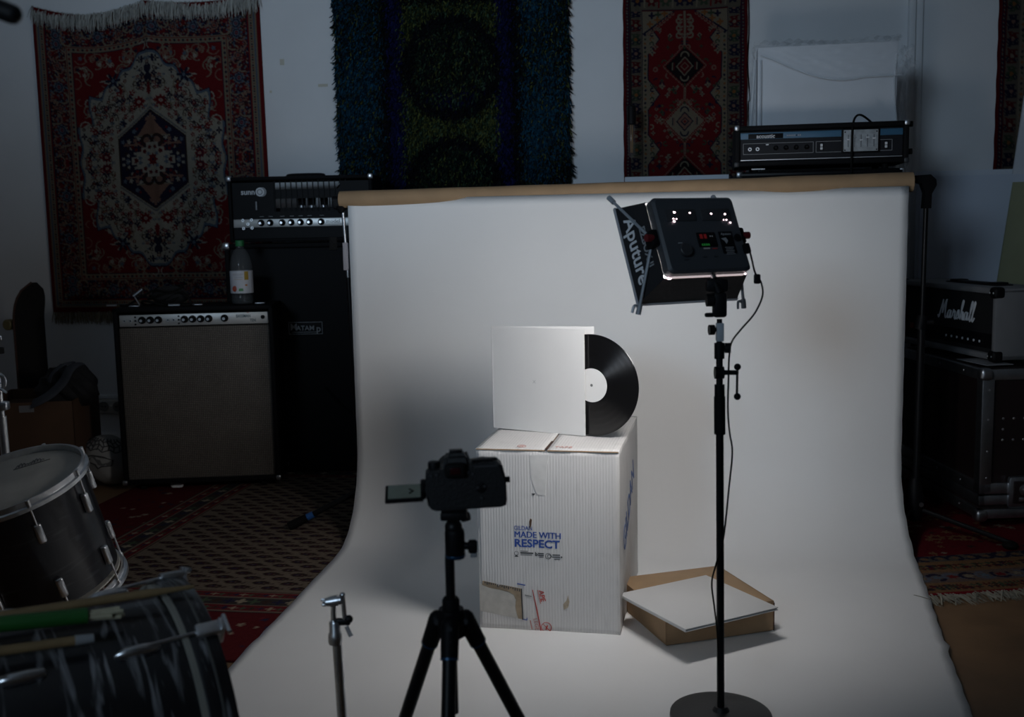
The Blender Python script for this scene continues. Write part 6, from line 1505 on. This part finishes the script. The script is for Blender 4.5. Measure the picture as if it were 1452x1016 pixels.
t = stick('green bundle rod with frayed pale tip on the bass drum', 'bundle_rod', 'drumstick', a-d_*0.5, a+d_*0.66, (('handle', 0, 1.0, 0.013, 0.013, GRS),), 'sticks on the bass drum')
cc = t.matrix_world.translation
for i in range(7):
    an = i/7*2*math.pi; of = Vector((0, -math.sin(an)*0.008, math.cos(an)*0.006)) if i < 6 else Vector((0, 0, 0))
    m = MB(); m.cone(a+d_*0.63+of*0.8-cc, a+d_*(0.92+0.05*math.sin(i*2.2))+of*1.15-cc, 0.0034, n=8); m.build('dowel', PAL, t)
a, b_ = on_drum(10, 921, 0.009), on_drum(133, 904, 0.009); d_ = b_-a
stick('short tan drumstick with grey tip lower on the bass drum', 'drumstick', 'drumstick', a-d_*0.6, b_, (('shaft', 0, 0.86, 0.008, 0.0075, TAN), ('tip', 0.86, 1.0, 0.0085, 0.007, GREY)), 'sticks on the bass drum')

# boom arm end poking in at the top left
be = at(17, 20, 1.25); bs = thing('boom_stand', 'black boom arm end poking in at the top left corner', 'stand', T((be.x-0.42, 1.12, 0)))
L0 = Vector((0.42, 0.13, be.z))
m = MB(); m.cone(L0+Vector((-0.50, -0.12, 0.20)), L0, 0.0115, n=16); m.sph(L0, 0.0115, n=14); m.build('boom', BLKM, bs)
m = MB(); m.cone((0, 0, 0.05), (0, 0, be.z+0.165), 0.010, n=14); m.build('mast', BLKM, bs)
m = MB(); m.cone((0, -0.02, be.z+0.165), (0, 0.05, be.z+0.165), 0.018, n=14); m.build('boom_clamp', BLK2, bs)
tripod_legs(bs, 0.12, 0.26, (200, 320, 260))

# chrome cymbal stand at the left edge
hp_ = at(7, 640, 3.05)
hs = thing('cymbal_stand', 'thin chrome cymbal stand hardware behind the floor tom at the left edge', 'stand', T((hp_.x-0.004, 3.05, 0)))
zq = lambda py: at(7, py, 3.05).z
m = MB(); m.cone((0.01, 0, 0.1), (0.004, 0, zq(590)), 0.0125, n=16); m.build('lower_tube', CHR, hs)
m = MB(); m.cone((0.004, 0, zq(600)), (0.0, 0, zq(535)), 0.009, n=16); m.cone((0.0, 0, zq(540)), (-0.002, 0, zq(490)), 0.006, n=12); m.build('upper_tube', CHR, hs)
m = MB(); m.tube([(0.004+0.022*math.cos(q), -0.010, zq(540)+0.024*math.sin(q)) for q in [2*math.pi*i/18 for i in range(18)]], 0.005, n=8, closed=True); m.cone((0.0, -0.012, zq(545)), (0.030, -0.014, zq(556)), 0.004, n=8); m.build('wing_ring', CHR, hs)
m = MB(); m.box((0.008, 0, zq(575)), (0.034, 0.03, 0.026), bevel=0.005); m.build('height_clamp', CHR, hs)
m = MB(); m.cone((-0.003, 0, zq(501)), (-0.003, 0, zq(493)), 0.026, n=20); m.build('felt_washer', RUB, hs)
m = MB(); m.cone((-0.002, 0, zq(492)), (-0.003, 0, zq(474)), 0.005, n=10); m.box((0.006, 0, zq(479)), (0.030, 0.006, 0.016), RY(0), bevel=0.003); m.build('wing_nut', CHR, hs)
tripod_legs(hs, 0.30, 0.26, (80, 200, 320), matl=CHR)

# ------------------------------------------------------------------ left rear: cardboard box, backpack, skateboard, bean bag, socket
f0 = at(103, 568, 4.62)
bxz = f0.z
CBX = mat('brown_cardboard', (0.085, 0.042, 0.020), 0.8, var=0.15, vscale=6)
cbx = thing('cardboard_box', 'open brown cardboard box with a small white label at the far left', 'box', frame((f0.x, 4.62, 0), 8))
bw_, bd_ = 0.40, 0.46
for c, d, nm in (((-bw_/2, 0.003, bxz/2), (bw_, 0.006, bxz), 'front_panel'), ((-0.003, bd_/2, bxz/2), (0.006, bd_, bxz), 'right_panel'), ((-bw_+0.003, bd_/2, bxz/2), (0.006, bd_, bxz), 'left_panel'), ((-bw_/2, bd_-0.003, bxz/2), (bw_, 0.006, bxz), 'back_panel'), ((-bw_/2, bd_/2, 0.004), (bw_-0.01, bd_-0.01, 0.006), 'bottom_panel')):
    m = MB(); m.box(c, d, bevel=0.001); m.build(nm, CBX, cbx)
m = MB(); m.box((-bw_/2, bd_/2, bxz-0.05), (bw_-0.02, bd_-0.02, 0.006)); m.build('inner_flap', CBX, cbx)
lq = at(41, 578, 4.62); m = MB(); m.box((lq.x-f0.x, -0.001, lq.z), (0.062, 0.002, 0.030), RZ(0)); m.build('label', mat('dull_label', (0.20, 0.20, 0.21), 0.7, var=0.1), cbx)
# backpack slumped on the box
bk = at(95, 548, 4.80)
bpk = thing('backpack', 'dark slumped backpack with grey straps on the cardboard box', 'bag', T((bk.x, 4.80, bxz-0.047)))
m = MB(); bmesh.ops.create_icosphere(m.bm, subdivisions=4, radius=1.0)
for v in m.bm.verts:
    p = v.co.copy(); q = 1+0.10*math.sin(p.x*5+1)*math.sin(p.z*4)+0.06*math.sin(p.x*11+p.y*7+p.z*9)
    v.co = Vector((p.x*0.135*q, p.y*0.11*q, max(-0.02, 0.075+p.z*0.115*q+0.02*p.x)))
m.build('bag_body', mat('dark_nylon', (0.010, 0.010, 0.012), 0.8, bump=0.5, bscale=60), bpk)
SG_ = mat('grey_strap', (0.045, 0.05, 0.062), 0.8, bump=0.3, bscale=120)
L2 = lambda px, py, y: Vector((at(px, py, y).x-bk.x, y-4.80, at(px, py, y).z-(bxz-0.047)))
for pts, wd in (([L2(112, 516, 4.74), L2(100, 522, 4.68), L2(90, 540, 4.66), L2(75, 556, 4.63), L2(60, 566, 4.60), L2(47, 572, 4.605)], 0.030), ([L2(104, 513, 4.76), L2(88, 518, 4.71), L2(74, 530, 4.69), L2(70, 542, 4.68)], 0.016)):
    P_ = spline(pts, 6); m = MB(); A_, B_ = [], []
    m.tube(P_, wd, n=10, flat=0.3); m.build('strap', SG_, bpk)
# skateboard standing on its tail behind the box
sk0 = at(44, 560, 5.16)
skb = thing('skateboard', 'skateboard standing upright behind the cardboard box', 'skateboard', T((sk0.x, 5.20, 0)) @ RZ(73))
top = at(50, 400, 5.2).z; Ls = top
m = MB(); prof_s = []
NS = 26; A_ = []
for i in range(NS+1):
    u = i/NS; z = u*Ls; bend = -0.045*max(0, (u-0.80)/0.2)**1.5 - 0.045*max(0, (0.18-u)/0.18)**1.5
    hwid = 0.10*math.sqrt(max(0.02, 1-max(0, (u-0.86)/0.14)**2.2))*math.sqrt(max(0.02, 1-max(0, (0.14-u)/0.14)**2.2))
    A_.append((hwid, z, bend))
ringv = []
for (h_, z, bd2) in A_:
    ringv.append([m.bm.verts.new(p) for p in ((-h_, bd2-0.006, z), (h_, bd2-0.006, z), (h_, bd2+0.006, z), (-h_, bd2+0.006, z))])
for q, r_ in zip(ringv[:-1], ringv[1:]):
    for k_ in range(4): m.bm.faces.new((q[k_], q[(k_+1) % 4], r_[(k_+1) % 4], r_[k_]))
m.bm.faces.new(ringv[0]); m.bm.faces.new(ringv[-1])
m.build('deck', mat('deck_griptape', (0.012, 0.011, 0.011), 0.9, bump=0.3, bscale=300), skb)
m = MB(); m.tube([(-h_-0.001, bd2+0.001, z) for (h_, z, bd2) in A_], 0.006, n=6); m.build('deck_edge', mat('ply_edge', (0.07, 0.03, 0.02), 0.7, var=0.2), skb)
for zt_ in (0.19, Ls-0.20):
    m = MB(); m.box((0, 0.018, zt_), (0.05, 0.02, 0.07), bevel=0.004); m.cone((-0.075, 0.045, zt_), (0.075, 0.045, zt_), 0.007, n=10); m.box((0, 0.035, zt_), (0.05, 0.03, 0.03), bevel=0.006); tk_ = m.build('truck', BLKM, skb)
    for sx in (-1, 1):
        m = MB(); m.lathe([(0.010, -0.017), (0.022, -0.017), (0.027, -0.012), (0.027, 0.012), (0.022, 0.017), (0.010, 0.017)], 22, T((sx*0.085, 0.045, zt_)) @ RY(90)); m.build('wheel', mat('wheel_urethane', (0.20, 0.165, 0.07), 0.5, var=0.1), tk_)
# white printed cushion
cq = at(156, 660, 4.84)
cus = thing('cushion', 'white cushion with black graphic print slumped beside the combo amplifier', 'cushion', T((cq.x, 4.84, 0.008)) @ RZ(12))
m = MB(); bmesh.ops.create_icosphere(m.bm, subdivisions=4, radius=1.0)
def cush(p):
    q = 1+0.03*math.sin(p.x*9)*math.sin(p.z*7); return Vector((p.x*0.118*q, p.y*0.085*q, max(0.0, 0.112+p.z*0.118*q-0.02*p.x)))
for v in m.bm.verts: v.co = cush(v.co)
m.build('cushion_body', mat('canvas_white', (0.30, 0.295, 0.28), 0.85, bump=0.25, bscale=30), cus)
m = MB()
def onc(a, e): 
    p = Vector((math.sin(R(a))*math.cos(R(e)), -math.cos(R(a))*math.cos(R(e)), math.sin(R(e)))); return cush(p*1.012)
for e_ in (28, 40, 52): m.tube([onc(a, e_+4*math.sin(a*0.2)) for a in range(-70, 60, 10)], 0.0030, n=5)
for a in range(-66, 60, 14): m.tube([onc(a, 28), onc(a+4, 40), onc(a-2, 52), onc(a, 62)], 0.0030, n=5)
m.tube([onc(a, e_) for a, e_ in ((-52, 8), (-30, 14), (-8, 14), (14, 8), (10, -4), (-12, -8), (-20, -14), (-26, -6), (-48, -2))], 0.0034, n=5, closed=True)
m.build('black_print', BKI, cus)
m = MB(); A_ = [m.bm.verts.new(onc(a, e_)) for a, e_ in ((-50, 6), (-30, 12), (-8, 12), (12, 6), (8, -3), (-12, -6), (-26, -5), (-46, -1))]; m.bm.faces.new(A_); m.build('grey_print_patch', mat('grey_print_cloth', (0.12, 0.12, 0.12), 0.85, var=0.1), cus)
# wall sockets on a trunking
s_, z_ = wl(158, 575)
so = thing('wall_socket', 'double wall socket on white trunking left of the combo amplifier', 'socket', WALLM @ T((s_, 0, z_)))
m = MB(); m.box((0.02, -0.012, 0.0), (0.19, 0.024, 0.075), bevel=0.004); m.build('plate', mat('socket_white', (0.42, 0.42, 0.40), 0.5, var=0.05), so)
for dx in (-0.03, 0.05):
    m = MB(); m.lathe([(0.026, 0.0), (0.028, 0.002), (0.024, 0.003), (0.022, -0.006), (0.0005, -0.006)], 24, T((dx, -0.024, 0)) @ RX(90)); m.build('socket_face', mat('socket_inner', (0.22, 0.22, 0.21), 0.5, var=0.05), so)
    for q in (-0.009, 0.009):
        m = MB(); m.cone((dx+q, -0.02, 0), (dx+q, -0.0285, 0), 0.0035, n=8); m.build('pin_hole', BLK2, so)
m = MB(); m.box((0.15, -0.006, 0.050), (0.50, 0.012, 0.018), bevel=0.002); m.build('trunking', TRIM, so)

# ------------------------------------------------------------------ added unseen stepped blocker, keeps window daylight off the lower left
m = MB(); m.prism([(-4.1, 0), (-1.08, 0), (-1.08, 1.50), (-2.02, 1.50), (-2.02, 2.04), (-4.1, 2.04)], 0.10, T((0, 1.15, 0)))
tag(m.build('daylight_blocker', mat('blocker_grey', (0.22, 0.22, 0.225), 0.85, var=0.05)), kind='structure')
